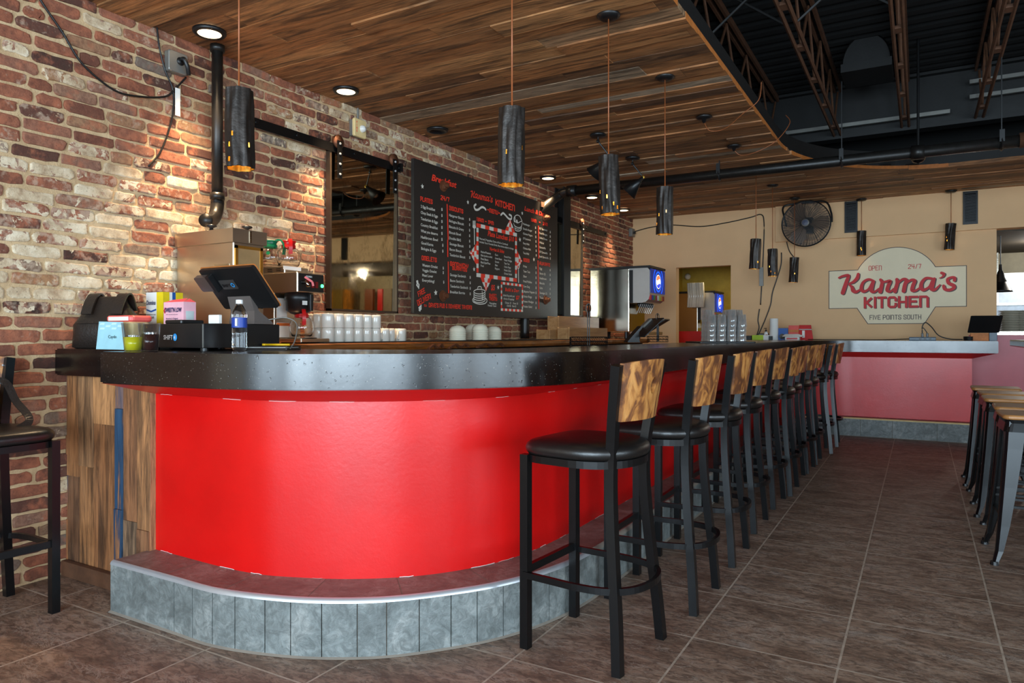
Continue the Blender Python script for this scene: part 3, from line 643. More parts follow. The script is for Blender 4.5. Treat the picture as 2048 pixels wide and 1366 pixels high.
mb.loft([[(p[0], p[1], ZS-.02) for p in RED], [(p[0], p[1], ZW) for p in RED]], False, False)
mb.smooth = False; e = RED[-1]; mb.quad((e[0], e[1], ZS-.2), (e[0], WF-.01, ZS-.2), (e[0], WF-.01, ZW+.05), (e[0], e[1], ZW+.05))
mb.build('base_wall', M['red'], bar)
mb = MB(); mb.loft([[(p[0], p[1], ZW) for p in RED], [(p[0], p[1], ZB+.002) for p in CNT]], False, False)
mb.add([(RED[0][0], RED[0][1], ZW), (CNT[0][0], CNT[0][1], ZB+.002), (CNT[0][0], RED[0][1], ZB+.002)], [(0, 1, 2)])
mb.add([(RED[-1][0], RED[-1][1], ZW), (.7, 9.0, ZB+.001), (.7, WF-.01, ZB+.001), (RED[-1][0], WF-.01, ZW)], [(0, 1, 2, 3)])
mb.smooth = False; mb.build('soffit', M['red'], bar, smooth=True)
# white crack of plaster where the soffit meets the wall and at the base
mb = MB(); rg = random.Random(5); pr = Path(RED)
for base, amp, hw in ((ZS+.001, .003, .0016), (ZW-.001, .002, .001)):
    d = .05
    while d < 3.3:
        L = rg.uniform(.03, .12); w_ = rg.uniform(.2, 1.1)*hw
        pts = []
        for s_ in pr.sub(d, d+L, .02): q = pr.at(s_)+pr.nrm(s_)*.002; pts.append(Vector((q.x, q.y, base+rg.uniform(-amp, amp)*.5)))
        for a, b in zip(pts, pts[1:]): mb.add([a, b, b+Vector((0, 0, w_)), a+Vector((0, 0, w_))], [(0, 1, 2, 3)])
        d += L+rg.uniform(.02, .35)
mb.build('plaster_edge', M['paper'], bar)['label'] = 'ragged pale plaster line'
# inner structure behind the panels
MB().box((-1.74, 2.6, 0), (-1.6, WF-.3, 1.0)).box((-3.69, 2.05, 0), (-2.5, 2.2, 1.0)).build('back_panel', M['dark'], bar)
# reclaimed wood end panel
mb = MB(); mb.av = {'rnd': 0.0, 'paint': 0.0}; PYP = 1.965
zc = lambda zy: EYE-(640+zy*.5315-CY)*3.45/F
cols = [(118, 135, [(215, 375, 1, .2), (375, 445, 1, .9), (445, 520, 0, .5), (520, 770, 1, .35), (770, 960, 0, .4)]), (135, 159, [(215, 600, 0, .55), (600, 960, 0, .1)]), (159, 188, [(215, 555, 0, .9), (555, 960, 0, .6)]), (188, 231, [(215, 388, 0, .8), (388, 980, 0, .45)]),
        (231, 247, [(235, 325, .6, .6), (325, 690, 1, .5), (690, 900, 1, .5)]), (247, 277, [(240, 725, 0, .3), (725, 990, 0, 1)]), (277, 303, [(240, 745, 0, .62), (745, 990, 0, .2)]), (303, 316, [(240, 990, 0, .9)])]
for u0, u1, segs in cols:
    x0, x1 = pY(u0, 900, PYP).x, pY(u1, 900, PYP).x
    if u0 == 118: x0 = WL+.014
    if u1 == 316: x1 = -3.03
    for k, (a, b, pt, rn) in enumerate(segs):
        z1 = 1.0 if k == 0 else zc(a); z0 = .005 if k == len(segs)-1 else zc(b)
        mb.av = {'rnd': rn, 'paint': float(pt)}; d_ = random.uniform(0, .012)
        if x1-x0 > .09 and u0 == 188: mb.box((x0+.001, PYP-d_, z0+.001), (x1-.001, PYP+.05, z1))
        else: mb.box((x0+.0014, PYP-d_, z0+.0014), (x1-.0014, PYP+.05, z1))
mb.build('wood_panel', M['panelwood'], bar)
MB().rbox((WL+.014, PYP-.035, 0), (-3.04, PYP-.005, .075), .004, 0, 2).build('kick_board', M['joist'], bar)['label'] = 'brown skirting board'
# concrete countertop
inner = [(-2.45, 2.48), (-2.2, 2.52), (-1.95, 2.66), (-1.82, 2.9), (-1.78, 3.2), (-1.78, 8.9), (-1.72, 9.15), (-1.55, 9.3), (-1.3, 9.4), (-1.3, WF-.005)]
top = thing('bar_countertop', 'thick black concrete countertop curving around the bar', 'countertop')
out = [(-3.706, 2.48), (-3.706, 1.904), (-2.9, 1.904)]+[tuple(p) for p in CNT]+[(.71, WF-.005)]
poly = out+list(reversed(inner))
def ccw(p): return sum(a[0]*b[1]-b[0]*a[1] for a, b in zip(p, p[1:]+p[:1])) > 0
if not ccw(poly): poly.reverse()
bm = bmesh.new(); vs = [bm.verts.new((p[0], p[1], ZB)) for p in poly]; f = bm.faces.new(vs)
ext = bmesh.ops.extrude_face_region(bm, geom=[f]); bmesh.ops.translate(bm, verts=[v for v in ext['geom'] if isinstance(v, bmesh.types.BMVert)], vec=(0, 0, ZT-ZB))
bmesh.ops.recalc_face_normals(bm, faces=bm.faces)
ed = [e for e in bm.edges if abs(e.verts[0].co.z-e.verts[1].co.z) < 1e-6]
bmesh.ops.bevel(bm, geom=ed, offset=.006, segments=2, affect='EDGES', clamp_overlap=True)
me = bpy.data.meshes.new('slab'); bm.to_mesh(me); bm.free(); me.materials.append(M['concrete'])
for pl in me.polygons: pl.use_smooth = True
try: me.set_sharp_from_angle(angle=R(40))
except Exception: pass
o = bpy.data.objects.new('slab', me); COL.objects.link(o); o.parent = top
# slate step
OUT = cr2([(-3.04,1.787),(-2.8,1.787),(-2.6,1.787),(-2.34,1.79),(-2.06,1.86),(-1.855,1.955),(-1.69,2.076),(-1.518,2.275),(-1.43,2.417),(-1.365,2.573),(-1.311,2.79),(-1.287,3.08),(-1.283,3.5),(-1.283,4.5),(-1.283,6),(-1.283,7.5),(-1.283,8.7)])
OUT += arc(-.983, 8.95, .3, 180, 90, 8); OUT += [(-.983+1.5*k/6, 9.25) for k in range(1, 7)]
step = thing('bar_step', 'raised slate tile footing along the bottom of the bar', 'step'); op = Path(OUT)
mb = MB(); TK = .012
body = [(op.at(d)-op.nrm(d)*TK) for d in op.sub(0, op.s[-1], .06)]; innr = [(op.at(d)-op.nrm(d)*.26) for d in op.sub(0, op.s[-1], .06)]
mb.loft([[(p.x, p.y, 0) for p in body], [(p.x, p.y, ZS-.0012) for p in body], [(p.x, p.y, ZS-.0012) for p in innr]], False, False)
mb.quad((-3.04, 1.79, 0), (-3.04, 2.0, 0), (-3.04, 2.0, ZS-.01), (-3.04, 1.79, ZS-.01)); mb.build('grout_bed', M['grout'], step)
tot = op.s[-1]; js = [0, .44]
near = 2.2
rg = random.Random(9)
while js[-1] < near: js.append(js[-1]+rg.uniform(.105, .135))
while js[-1] < tot: js.append(js[-1]+rg.uniform(.30, .46))
js[-1] = tot; mb = MB(); g = .002
for a, b in zip(js, js[1:]):
    ds = op.sub(a+g, b-g, .03); q = [op.at(d) for d in ds]; zt = ZS-.016
    mb.loft([[(p.x, p.y, .004) for p in q], [(p.x, p.y, zt) for p in q]], False, False)
    q2 = [op.at(d)-op.nrm(d)*TK for d in (a+g, b-g)]
    for k, pp in ((0, q[0]), (1, q[-1])): mb.quad((pp.x, pp.y, .004), (q2[k].x, q2[k].y, .004), (q2[k].x, q2[k].y, zt), (pp.x, pp.y, zt))
mb.build('riser_tiles', M['riser'], step)
jt = [0]; 
while jt[-1] < tot: jt.append(jt[-1]+(.36 if jt[-1] < 2.2 else .50))
jt[-1] = tot; mb = MB()
for a, b in zip(jt, jt[1:]):
    ds = op.sub(a+g*1.3, b-g*1.3, .03); q = [op.at(d)-op.nrm(d)*.014 for d in ds]; r_ = [op.at(d)-op.nrm(d)*.25 for d in ds]
    mb.loft([[(p.x, p.y, ZS) for p in q], [(p.x, p.y, ZS) for p in r_]], False, False)
mb.build('tread_tiles', M['tread'], step)
def nosing(d0, d1, mat, nm, lb):
    c = MB(); c.smooth = True; rows = []
    for a in (0, 30, 60, 90):
        rows.append([Vector(((op.at(d)-op.nrm(d)*(.016*(1-math.cos(R(a)))-.001)).x, (op.at(d)-op.nrm(d)*(.016*(1-math.cos(R(a)))-.001)).y, ZS-.016+.0175*math.sin(R(a)))) for d in op.sub(d0, d1, .03)])
    c.loft(rows, False, False); o = c.build(nm, mat, step); o['label'] = lb
nosing(0, 2.42, M['trim_al'], 'edge_trim', 'bright rounded metal edge on the curve'); nosing(2.42, tot-1.9, M['grout'], 'edge_trim', 'dull edge strip on the straight run'); nosing(tot-1.9, tot, M['beige'], 'edge_trim', 'cream edge strip at the far end')
mb = MB(); mb.smooth = False
q = [op.at(d)+op.nrm(d)*.012 for d in op.sub(0, tot, .05)]; q0 = [op.at(d) for d in op.sub(0, tot, .05)]
mb.loft([[(p.x, p.y, .001) for p in q], [(p.x, p.y, .006) for p in q0]], False, False); mb.build('caulk_line', M['grout'], step)

# ================================================================== BAR STOOLS
SQ = lambda w_, h_=None: [(-(h_ or w_)/2, -w_/2), ((h_ or w_)/2, -w_/2), ((h_ or w_)/2, w_/2), (-(h_ or w_)/2, w_/2)]
def seat_outline(k=1.0, n=48):
    pts = []
    for i in range(n):
        a = 2*math.pi*i/n; c, s_ = math.cos(a), math.sin(a); e = .85 if c > 0 else .3
        pts.append(((.2 if c > 0 else .228)*math.copysign(abs(c)**e, c)*k, .216*math.copysign(abs(s_)**(.9 if c > 0 else .45), s_)*(1 if c > 0 else 1-.06*abs(c)**.5)*k))
    return pts
def make_stool(label, group):
    t = thing('bar_stool', label, 'bar stool', group=group)
    mb = MB(); mb.smooth = True
    mb.loft([[(x, y, z) for x, y in seat_outline(k)] for k, z in ((.86, .742), (.96, .744), (1.0, .756), (1.01, .77), (.985, .784), (.93, .794), (.78, .802), (.5, .806), (.1, .807))]); mb.build('seat', M['seat'], t)
    mb = MB(); ol = seat_outline(.97); il = seat_outline(.85)
    mb.loft([[(x, y, .715) for x, y in ol], [(x, y, .742) for x, y in ol], [(x, y, .742) for x, y in il], [(x, y, .715) for x, y in il], [(x, y, .715) for x, y in ol]], True, False)
    mb.build('seat_frame', M['frame'], t)
    for s_ in (-1, 1):
        mb = MB(); mb.sweep([(-.2, s_*.185, 0), (-.2, s_*.185, .742)], SQ(.034), (1, 0, 0)); mb.build('front_leg', M['frame'], t)
        pts = bez([(.192, s_*.19, 0), (.180, s_*.176, .17), (.162, s_*.160, .36), (.148, s_*.148, .53), (.142, s_*.142, .66), (.146, s_*.144, .78), (.164, s_*.164, .93), (.19, s_*.19, 1.092)], 4)
        mb = MB(); mb.smooth = False; mb.sweep(pts, SQ(.036, .034), (1, 0, 0)); mb.build('rear_leg', M['frame'], t)
    mb = MB(); mb.bar((-.2, -.185, .30), (-.2, .185, .30), .02, .03); mb.build('stretcher', M['frame'], t)
    pts = [(-.2, -.196, .285)]+[(x, y, .285) for x, y in arc(.02, 0, .25, -72, 72, 20, .235)]+[(-.2, .196, .285)]
    pts = bez([(-.2, -.2, .285), (-.08, -.203, .285), (.04, -.205, .285), (.145, -.182, .285), (.215, -.115, .285), (.24, 0, .285), (.215, .115, .285), (.145, .182, .285), (.04, .205, .285), (-.08, .203, .285), (-.2, .2, .285)], 5)
    mb = MB(); mb.sweep(pts, SQ(.016, .024), (0, 0, 1)); mb.build('foot_ring', M['frame'], t)
    # curved wooden back with an oval hole
    N = 48; hy, z0, z1 = .176, .888, 1.098; hz = 1.012; rings = []
    def outer(a):
        c, s_ = math.cos(a), math.sin(a); k = min(hy/abs(c) if abs(c) > 1e-6 else 9, ((z1-hz) if s_ > 0 else (hz-z0))/abs(s_) if abs(s_) > 1e-6 else 9); y = c*k; z = hz+s_*k
        if z > z1-.02: z += .012*(1-(y/hy)**2)
        return y, z
    def X_(y, z): return .146+.055*(1-(y/.19)**2)+(z-.86)*.17
    mb = MB(); mb.smooth = True; NR = 6
    an = [2*math.pi*i/N for i in range(N)]+[math.atan2(s1*((z1-hz) if s1 > 0 else (hz-z0)), s2*hy) % (2*math.pi) for s1 in (1, -1) for s2 in (1, -1)]; an = sorted(an)
    for side, off in ((0, 0), (1, .016)):
        rr = []
        for j in range(NR+1):
            q = j/NR; ring = []
            for a in an:
                oy, oz = outer(a); iy, iz = .022*math.cos(a), hz+.03*math.sin(a); y = iy+(oy-iy)*q; z = iz+(oz-iz)*q; y *= 1-.13*(z1-z)/(z1-z0); ring.append((X_(y, z)+off, y, z))
            rr.append(ring)
        rings.append(rr)
    mb.loft(rings[0], True, False); mb.loft(list(reversed(rings[1])), True, False); mb.loft([rings[0][-1], rings[1][-1]], True, False); mb.loft([rings[1][0], rings[0][0]], True, False)
    mb.build('backrest', M['back'], t, smooth=True)
    for s_ in (-1, 1):
        for z in (.93, 1.06):
            c = MB(); c.lathe([(0, 0), (.005, 0), (.004, .003), (0, .004)], (X_(s_*.165, z)-.001, s_*.165, z), 8, (-1, 0, 0)); c.build('screw', M['trim_al'], t)
    return t
stools = [(-1.095, 2.545, -5), (-1.03, 3.20, 0), (-1.035, 3.915, 1), (-1.06, 4.615, 0), (-1.062, 5.30, -1), (-1.032, 5.775, 1), (-1.055, 6.29, 0), (-1.035, 6.755, -1), (-1.03, 7.235, 1), (-1.01, 7.92, 13), (-.975, 8.46, 3)]
ords = ['first (nearest)', 'second', 'third', 'fourth', 'fifth', 'sixth', 'seventh', 'eighth', 'ninth', 'tenth', 'eleventh (farthest)']
st0 = None
for (x, y, a), od in zip(stools, ords):
    lb = 'black metal bar stool with burnt wood back, %s along the red bar' % od
    if st0 is None: st0 = make_stool(lb, 'bar stools along the red bar'); st0.location = (x, y, 0); st0.rotation_euler = (0, 0, R(a))
    else: dup(st0, (x, y, 0), R(a), lb)
dup(st0, (-3.44, 1.475, 0), R(180), 'black bar stool holding a dark bag, against the brick wall at left', 'bar stools at the brick wall')
# metal cafe stools at the right
def make_cafe(label, group):
    t = thing('metal_stool', label, 'bar stool', group=group)
    mb = MB(); mb.rbox((-.165, -.165, .755), (.165, .165, .778), .035, 2, 5); mb.build('seat', M['stoolwood'], t, smooth=False)
    mb = MB(); mb.loft([[(x*k, y*k, z) for x, y in [(p[0], p[1]) for p in (arc(.12, .12, .035, 0, 90, 4)+arc(-.12, .12, .035, 90, 180, 4)+arc(-.12, -.12, .035, 180, 270, 4)+arc(.12, -.12, .035, 270, 360, 4))]] for k, z in ((1.04, .69), (.97, .735), (1.0, .755))], True, False); mb.build('seat_frame', M['frame'], t)
    for sx, sy in ((-1, -1), (1, -1), (1, 1), (-1, 1)):
        rings = []
        for z, c, w_ in ((.745, .148, .085), (.6, .157, .078), (.4, .172, .066), (.2, .189, .05), (.07, .202, .034), (.02, .215, .026), (0, .218, .026)):
            cx, cy = sx*c, sy*c; th = .014 if z > .05 else .02
            q = [(cx, cy-sy*w_), (cx, cy-sy*.012), (cx-sx*.012, cy), (cx-sx*w_, cy), (cx-sx*w_, cy-sy*th*.5), (cx-sx*.022, cy-sy*.022), (cx-sx*th*.5, cy-sy*w_)]
            rings.append([(a, b, z) for a, b in q])
        mb = MB(); mb.smooth = False; mb.loft(rings); mb.build('leg', M['frame'], t)
        c = MB(); c.lathe([(0, 0), (.02, 0), (.018, .018), (0, .018)], (sx*.208, sy*.208, 0), 10); c.build('rubber_foot', M['blackp'], t)
    mb = MB()
    for z, c in ((.34, .17), (.30, .172)):
        for a, b in (((-c, -c), (c, -c)), ((c, c), (-c, c))): mb.bar((a[0], a[1]*.93, z), (b[0], b[1]*.93, z), .02, .012)
    for z, c in ((.24, .178),):
        for a, b in (((-c, -c), (-c, c)), ((c, -c), (c, c))): mb.bar((a[0]*.93, a[1], z), (b[0]*.93, b[1], z), .02, .012)
    mb.build('foot_rail', M['frame'], t); return t
cf = [(.535, 4.67, 2), (.545, 5.15, -2), (.53, 5.77, 0), (.54, 6.25, 3), (.52, 6.86, -1)]
c0 = None
for (x, y, a), od in zip(cf, ['nearest of five', 'second of five', 'third of five', 'fourth of five', 'farthest of five']):
    lb = 'black metal stool with square wood seat at right, '+od
    if c0 is None: c0 = make_cafe(lb, 'metal stools at the right'); c0.location = (x, y, 0); c0.rotation_euler = (0, 0, R(a))
    else: dup(c0, (x, y, 0), R(a), lb)
t = thing('high_table', 'dark high table edge over the metal stools at right', 'table', (.6, 3.2, 0))
MB().rbox((0, 0, 1.11), (.8, 3.5, 1.16), .02).build('table_top', M['concrete'], t)
for x, y in ((.4, .4), (.4, 3.1)):
    c = MB(); c.box((x-.03, y-.03, .02), (x+.03, y+.03, 1.11)); c.box((x-.2, y-.2, 0), (x+.2, y+.2, .02)); c.build('pedestal', M['frame'], t)
# ================================================================== CEILING FIXTURES
CF = CH-.02
def light_point(loc, power, col, rad=.03, par=None):
    l = bpy.data.lights.new('bulb_light', 'POINT'); l.energy = power; l.color = col; l.shadow_soft_size = rad
    o = bpy.data.objects.new('bulb_light', l); COL.objects.link(o); o.location = loc
    if par: o.parent = par
    return o
LW = emis('warm_lamp_glow', (1, .72, .42, 1), 6); 
# recessed downlights along the brick wall
for (u, v), on, lb in (((419, 58), 1, 'lit recessed ceiling light nearest the camera, by the iron pipe'), ((692, 176), 1, 'lit recessed ceiling light second along the brick wall'), ((875, 256), 0, 'unlit black recessed ceiling light above the menu board'),
                       ((1096, 352), 1, 'lit recessed ceiling light just past the menu board'), ((1184, 391), 1, 'lit recessed ceiling light before the far corner'), ((1247, 417), 1, 'small lit recessed ceiling light at the far corner')):
    p = pZ(u, v, CH-.01); t = thing('recessed_light', lb, 'ceiling light', (p.x, p.y, CF), group='recessed lights along the brick wall')
    c = MB(); c.smooth = True; c.lathe([(.062, -.004), (.066, -.02), (.085, -.02), (.09, -.012), (.09, 0), (.062, 0)], n=28); c.build('trim_ring', M['blackp'], t)
    c = MB(); c.smooth = True; c.lathe([(.063, -.018), (.05, -.006), (0, -.004)], n=24); c.build('lamp_lens', LW if on else M['blackp'], t)
    if on: spot('downlight', (0, 0, -.03), LAMP_W if u < 1000 else LAMP_W*.6, WARM, R(66), 1.0, .04, par=t)
# pierced tube pendants on copper cords
def tube_shade(seed):
    rg = random.Random(seed); n = 44; rings = []; ph = [rg.uniform(0, 6.28) for _ in range(3)]; H_ = .31
    amp = [1 if rg.random() > .3 else -1 for _ in range(n)]
    mb = MB(); mb.smooth = True; nz = 16
    def rad(a, z): return .052+.0035*math.sin(7*a+ph[0]+3*math.sin(z*9))+.0018*math.sin(13*a+ph[1])
    for inner in (0, 1):
        rr = [[((rad(2*math.pi*k/n, j/nz*H_)-inner*.0025)*math.cos(2*math.pi*k/n), (rad(2*math.pi*k/n, j/nz*H_)-inner*.0025)*math.sin(2*math.pi*k/n), -H_*j/nz + (rg.uniform(-.003, .003) if j in (nz,) and not inner else 0)) for k in range(n)] for j in range(nz+1)]
        rings.append(rr)
    # surface quads, with a few pierced cells through which the gold inside shows
    holes = {(rg.randrange(n), rg.randrange(nz//2, nz-1)) for _ in range(9)}
    for inner in (0, 1):
        mb.cm = inner; base = len(mb.v); rr = rings[inner]; vs = [p for r in rr for p in r]; fs = []
        for j in range(nz):
            for k in range(n):
                if (k, j) in holes: continue
                f = (j*n+k, j*n+(k+1) % n, (j+1)*n+(k+1) % n, (j+1)*n+k); fs.append(f if inner else f[::-1])
        mb.add(vs, fs)
    mb.cm = 0; mb.loft([rings[0][0], rings[1][0]], True, False); mb.loft([rings[0][-1], rings[1][-1]], True, False)
    return mb
pend = [((474, -95), (478, 181), 2.80, 1, 'nearest the camera in front of the brick wall'), ((1022, -60), (1024, 218), 2.89, 1, 'second in the row, in front of the menu board'), ((1217, 22), (1218, 313), 3.79, 1, 'third in the row, hiding a cone lamp'),
        ((1330, 147), (1327, 375), 4.69, 1, 'fourth in the row, before the cream wall corner'), ((1512, 330), (1512, 478), 7.35, 0, 'with cord rising past the black pipe, no canopy visible'), ((1545, 367), (1545, 498), 8.11, 1, 'just left of the wall fan, middle of three'),
        ((1589, 393), (1589, 515), 8.88, 1, 'hanging lowest, right beneath the wall fan'), ((1723, 395), (1725, 462), 8.94, 1, 'over the left half of the painted sign'), ((1902, 378), (1901, 447), 8.42, 1, 'over the right half of the painted sign')]
for i, ((u, v), (su, sv), D, can, lb) in enumerate(pend):
    p = pZ(u, v, CH) if v > 0 and can else pD(su, sv, D); p.z = CF
    q = pD(su, sv, (-p.x*S_+p.y*C_)); zt = q.z-CF
    t = thing('tube_pendant_lamp', 'dark tube pendant on copper cord, '+lb, 'pendant lamp', (p.x, p.y, CF), group='tube pendants over the bar')
    c = MB(); c.smooth = True; c.lathe([(0, 0), (.062, 0), (.064, -.008), (.045, -.022), (.02, -.024), (0, -.024)], n=24); c.build('canopy', M['blackp'], t)
    c = MB(); c.smooth = True; c.tube([(0, 0, -.02), (0, 0, zt-.0)], .0036, 8); c.build('cord', M['copper'], t)
    o = tube_shade(i+1).build('lamp_shade', [M['tube_out'], M['gold']], t); o.location = (0, 0, zt); o.rotation_euler = (0, R((-1.5, .8, -2, .5, 3, -.5, 2.5, 0, 3)[i]), 0)
    c = MB(); c.tube([(-.05, 0, zt-.006), (.05, 0, zt-.006)], .003, 5); c.build('cross_bar', M['blackp'], t)
    c = MB(); c.smooth = True; c.lathe([(0, 0), (.018, .01), (.025, .035), (.014, .065), (.012, .1), (0, .1)], (0, 0, zt-.19), 16); c.build('bulb', emis('pendant_bulb', (1, .78, .42, 1), 1.6), t)
    light_point((0, 0, zt-.20), .7, SOFT, .02, t)
# canopies whose lamps are gone, with loose copper wires
for (u, v), lb in (((1408, 228), 'round black ceiling canopy with a loose copper wire, nearer one'), ((1468, 287), 'round black ceiling canopy with a loose copper wire, farther one')):
    p = pZ(u, v, CH); t = thing('ceiling_canopy', lb, 'ceiling canopy', (p.x, p.y, CF), group='empty canopies')
    c = MB(); c.smooth = True; c.lathe([(0, 0), (.062, 0), (.064, -.008), (.045, -.022), (.02, -.024), (.01, -.05), (0, -.05)], n=24); c.build('canopy', M['blackp'], t)
    pts = [(0, 0, -.04), (.03, .06, -.10), (.15, .06, -.10), (.3, -.02, -.03), (.42, -.04, .05), (.45, -.1, .16)] if v < 250 else [(0, 0, -.04), (.06, .02, -.09), (.2, 0, -.08), (.36, .02, .0), (.46, .1, .16), (.42, .14, .25)]
    c = MB(); c.smooth = True; c.tube(bez(pts, 6), .0035, 6); c.build('cord', M['copper'], t)
# adjustable cone lamps
def cone_lamp(p, elbow, dirv, lb):
    t = thing('cone_lamp', lb, 'ceiling lamp', (p.x, p.y, CF), group='adjustable cone lamps')
    c = MB(); c.smooth = True; c.lathe([(0, 0), (.068, 0), (.07, -.012), (.06, -.022), (0, -.024)], n=28); c.build('canopy', M['blackp'], t)
    e = Vector(elbow); d = Vector(dirv).normalized()
    c = MB(); c.tube([(0, 0, -.02), (0, 0, -.06), tuple(e)], .007, 8); c.lathe([(0, -.014), (.014, -.01), (.014, .01), (0, .014)], (0, 0, -.06), 12, (1, 0, 0)); c.build('arm', M['blackp'], t)
    c = MB(); c.lathe([(0, -.016), (.016, -.012), (.016, .012), (0, .016)], e, 12, (0, 1, 0)); c.build('knuckle', M['gold'], t)
    c = MB(); c.smooth = True; c.lathe([(.0, -.01), (.017, 0), (.02, .045), (.028, .05), (.03, .07), (.088, .205), (.086, .205), (.026, .08), (0, .06)], e, 28, d); c.build('lamp_shade', [M['blackp']], t)
    c = MB(); c.smooth = True; c.lathe([(0, .08), (.02, .1), (.034, .14), (.02, .165), (0, .17)], e, 18, d); c.build('bulb', M['white'], t)
cone_lamp(pZ(1196, 264, CH), (.09, .05, -.19), (-.75, .1, -.66), 'black cone ceiling lamp partly behind the third tube pendant')
cone_lamp(pZ(1265, 311, CH), (.09, .05, -.19), (-.72, -.1, -.7), 'black cone ceiling lamp on bent arm just under the pipe')
# dome camera
t = thing('dome_camera', 'smoked dome camera hanging at the ceiling opening edge', 'camera', (-.02, 8.0, 3.0))
MB().tube([(0, 0, .03), (0, 0, VH-3.0)], .012, 8).build('stem', M['blackp'], t)
c = MB(); c.smooth = True; c.lathe([(0, .03), (.06, .03), (.085, 0), (.088, -.05), (.08, -.055)], n=28); c.build('housing', M['blackp'], t)
c = MB(); c.smooth = True; c.lathe([(.07, -.05), (.066, -.08), (.045, -.11), (0, -.125)], n=28); c.build('dome', simple('smoked_dome', srgb(20, 20, 22), .08), t)
# ================================================================== ON THE BRICK WALL
# barn-door mirror on its rail
XR = -3.655
def wheel(mb, y, z, r=.045):
    mb.lathe([(0, -.012), (r, -.012), (r-.008, 0), (r, .012), (0, .012)], (XR+.012, y, z), 24, (1, 0, 0))
def hanger(t, y, zr, zb):
    h = MB(); h.rbox((y-.022, zb, XR+.026), (y+.022, zr+.055, XR+.034), .02, 0, 4, False) if False else h.box((XR+.026, y-.022, zb), (XR+.034, y+.022, zr+.05)); o = h.build('strap', M['frame'], t)
    c = MB(); c.smooth = True; c.lathe([(0, -.012), (.05, -.012), (.042, 0), (.05, .012), (0, .012)], (XR+.012, y, zr+.045), 24, (1, 0, 0)); c.build('wheel', M['rust'], o)
    for k in range(4):
        b = MB(); b.lathe([(0, 0), (.009, 0), (.007, .006), (0, .007)], (XR+.034, y, zb+.03+k*(zr+.03-zb-.03)/3), 10, (1, 0, 0)); b.build('bolt', M['trim_al'], o)
ZRAIL = 2.545
rail = thing('sliding_door_rail', 'flat black sliding door rail above the left mirror', 'rail')
MB().box((XR, 2.99, ZRAIL-.035), (XR+.008, 4.52, ZRAIL+.028)).build('rail_bar', M['frame'], rail)
for y in (3.08, 3.42, 3.98, 4.5):
    c = MB(); c.lathe([(0, -.05), (.012, -.05), (.012, .006), (.014, .006), (.012, .012), (0, .013)], (XR+.006, y, ZRAIL), 12, (1, 0, 0)); c.build('standoff_bolt', M['frame'], rail)
c = MB(); c.box((XR+.004, 4.49, ZRAIL-.03), (XR+.03, 4.52, ZRAIL+.035)); c.build('end_stop', M['frame'], rail)
rail = thing('sliding_door_rail', 'flat black sliding door rail right of the menu board', 'rail')
MB().box((XR, 6.9, ZRAIL-.035), (XR+.008, 8.87, ZRAIL+.028)).build('rail_bar', M['frame'], rail)
for y in (8.2, 8.82): 
    c = MB(); c.lathe([(0, -.05), (.012, -.05), (.012, .006), (.014, .006), (.012, .012), (0, .013)], (XR+.006, y, ZRAIL), 12, (1, 0, 0)); c.build('standoff_bolt', M['frame'], rail)
def mirror(y0, y1, z0, z1, lb, hy):
    t = thing('sliding_mirror', lb, 'mirror', group='mirrors on sliding rails')
    a, b, c_, d = y0+.012, y1-.012, z0+.012, z1-.012
    MB().add([(XR-.018, a, c_), (XR-.018, b, c_), (XR-.006, b, d), (XR-.006, a, d), (XR-.03, a, c_), (XR-.03, b, c_), (XR-.018, b, d), (XR-.018, a, d)], [(0, 1, 2, 3), (7, 6, 5, 4), (0, 4, 5, 1), (3, 2, 6, 7), (0, 3, 7, 4), (1, 5, 6, 2)]).build('mirror_pane', M['mirror'], t)
    c = MB(); f = .016
    for a, b in (((y0, z0), (y1, z0+f)), ((y0, z1-f), (y1, z1)), ((y0, z0), (y0+f, z1)), ((y1-f, z0), (y1, z1))): c.box((XR-.036, a[0], a[1]), (XR+.004, b[0], b[1]))
    c.build('frame', simple('bronze_angle_frame', srgb(76, 62, 50), .45, .5), t)
    for y in hy: hanger(t, y, ZRAIL, ZRAIL-.22)
mirror(3.73, 4.49, 1.37, 2.53, 'tall antiqued mirror on sliding rail between coffee machine and menu board', (3.80, 4.42))
mirror(7.2, 8.11, 1.42, 2.51, 'antiqued mirror on sliding rail, half hidden behind the menu board', (8.05,))
# fire strobe, junction boxes, cables
p = pX(714, 258, WL+.03)
t = thing('fire_alarm_strobe', 'beige fire alarm strobe on brick above the left mirror', 'fire alarm', (WL+.005, p.y, p.z))
MB().rbox((0, -.06, -.062), (.035, .06, .062), .008, 0, 2).build('back_box', M['grey'], t)
MB().rbox((.035, -.065, -.068), (.06, .065, .068), .012, 0, 3).build('cover', M['beige'], t)
c = MB(); c.smooth = True; c.lathe([(0, .03), (.018, .026), (.026, .012), (.028, 0)], (.06, .02, .0), 16, (1, 0, 0)); c.build('strobe_lens', simple('strobe_clear', srgb(220, 220, 215), .1), t)
c = MB(); text_mesh(c, 'F', (.0605, -.045, .03), (0, 1, 0), (0, 0, 1), .016, bold=.02); text_mesh(c, 'I', (.0605, -.043, .008), (0, 1, 0), (0, 0, 1), .016, bold=.02); text_mesh(c, 'R', (.0605, -.045, -.014), (0, 1, 0), (0, 0, 1), .016, bold=.02); text_mesh(c, 'E', (.0605, -.045, -.036), (0, 1, 0), (0, 0, 1), .016, bold=.02); c.build('lettering', M['sred'], t)
c = MB(); c.tube([(.015, .02, .062), (.015, .02, CH-p.z)], .008, 8); c.build('conduit', M['grey'], t)
p = pX(354, 126, WL+.04); t = thing('junction_box', 'square metal outlet box high on the brick wall at left', 'junction box', (WL+.01, p.y, p.z))
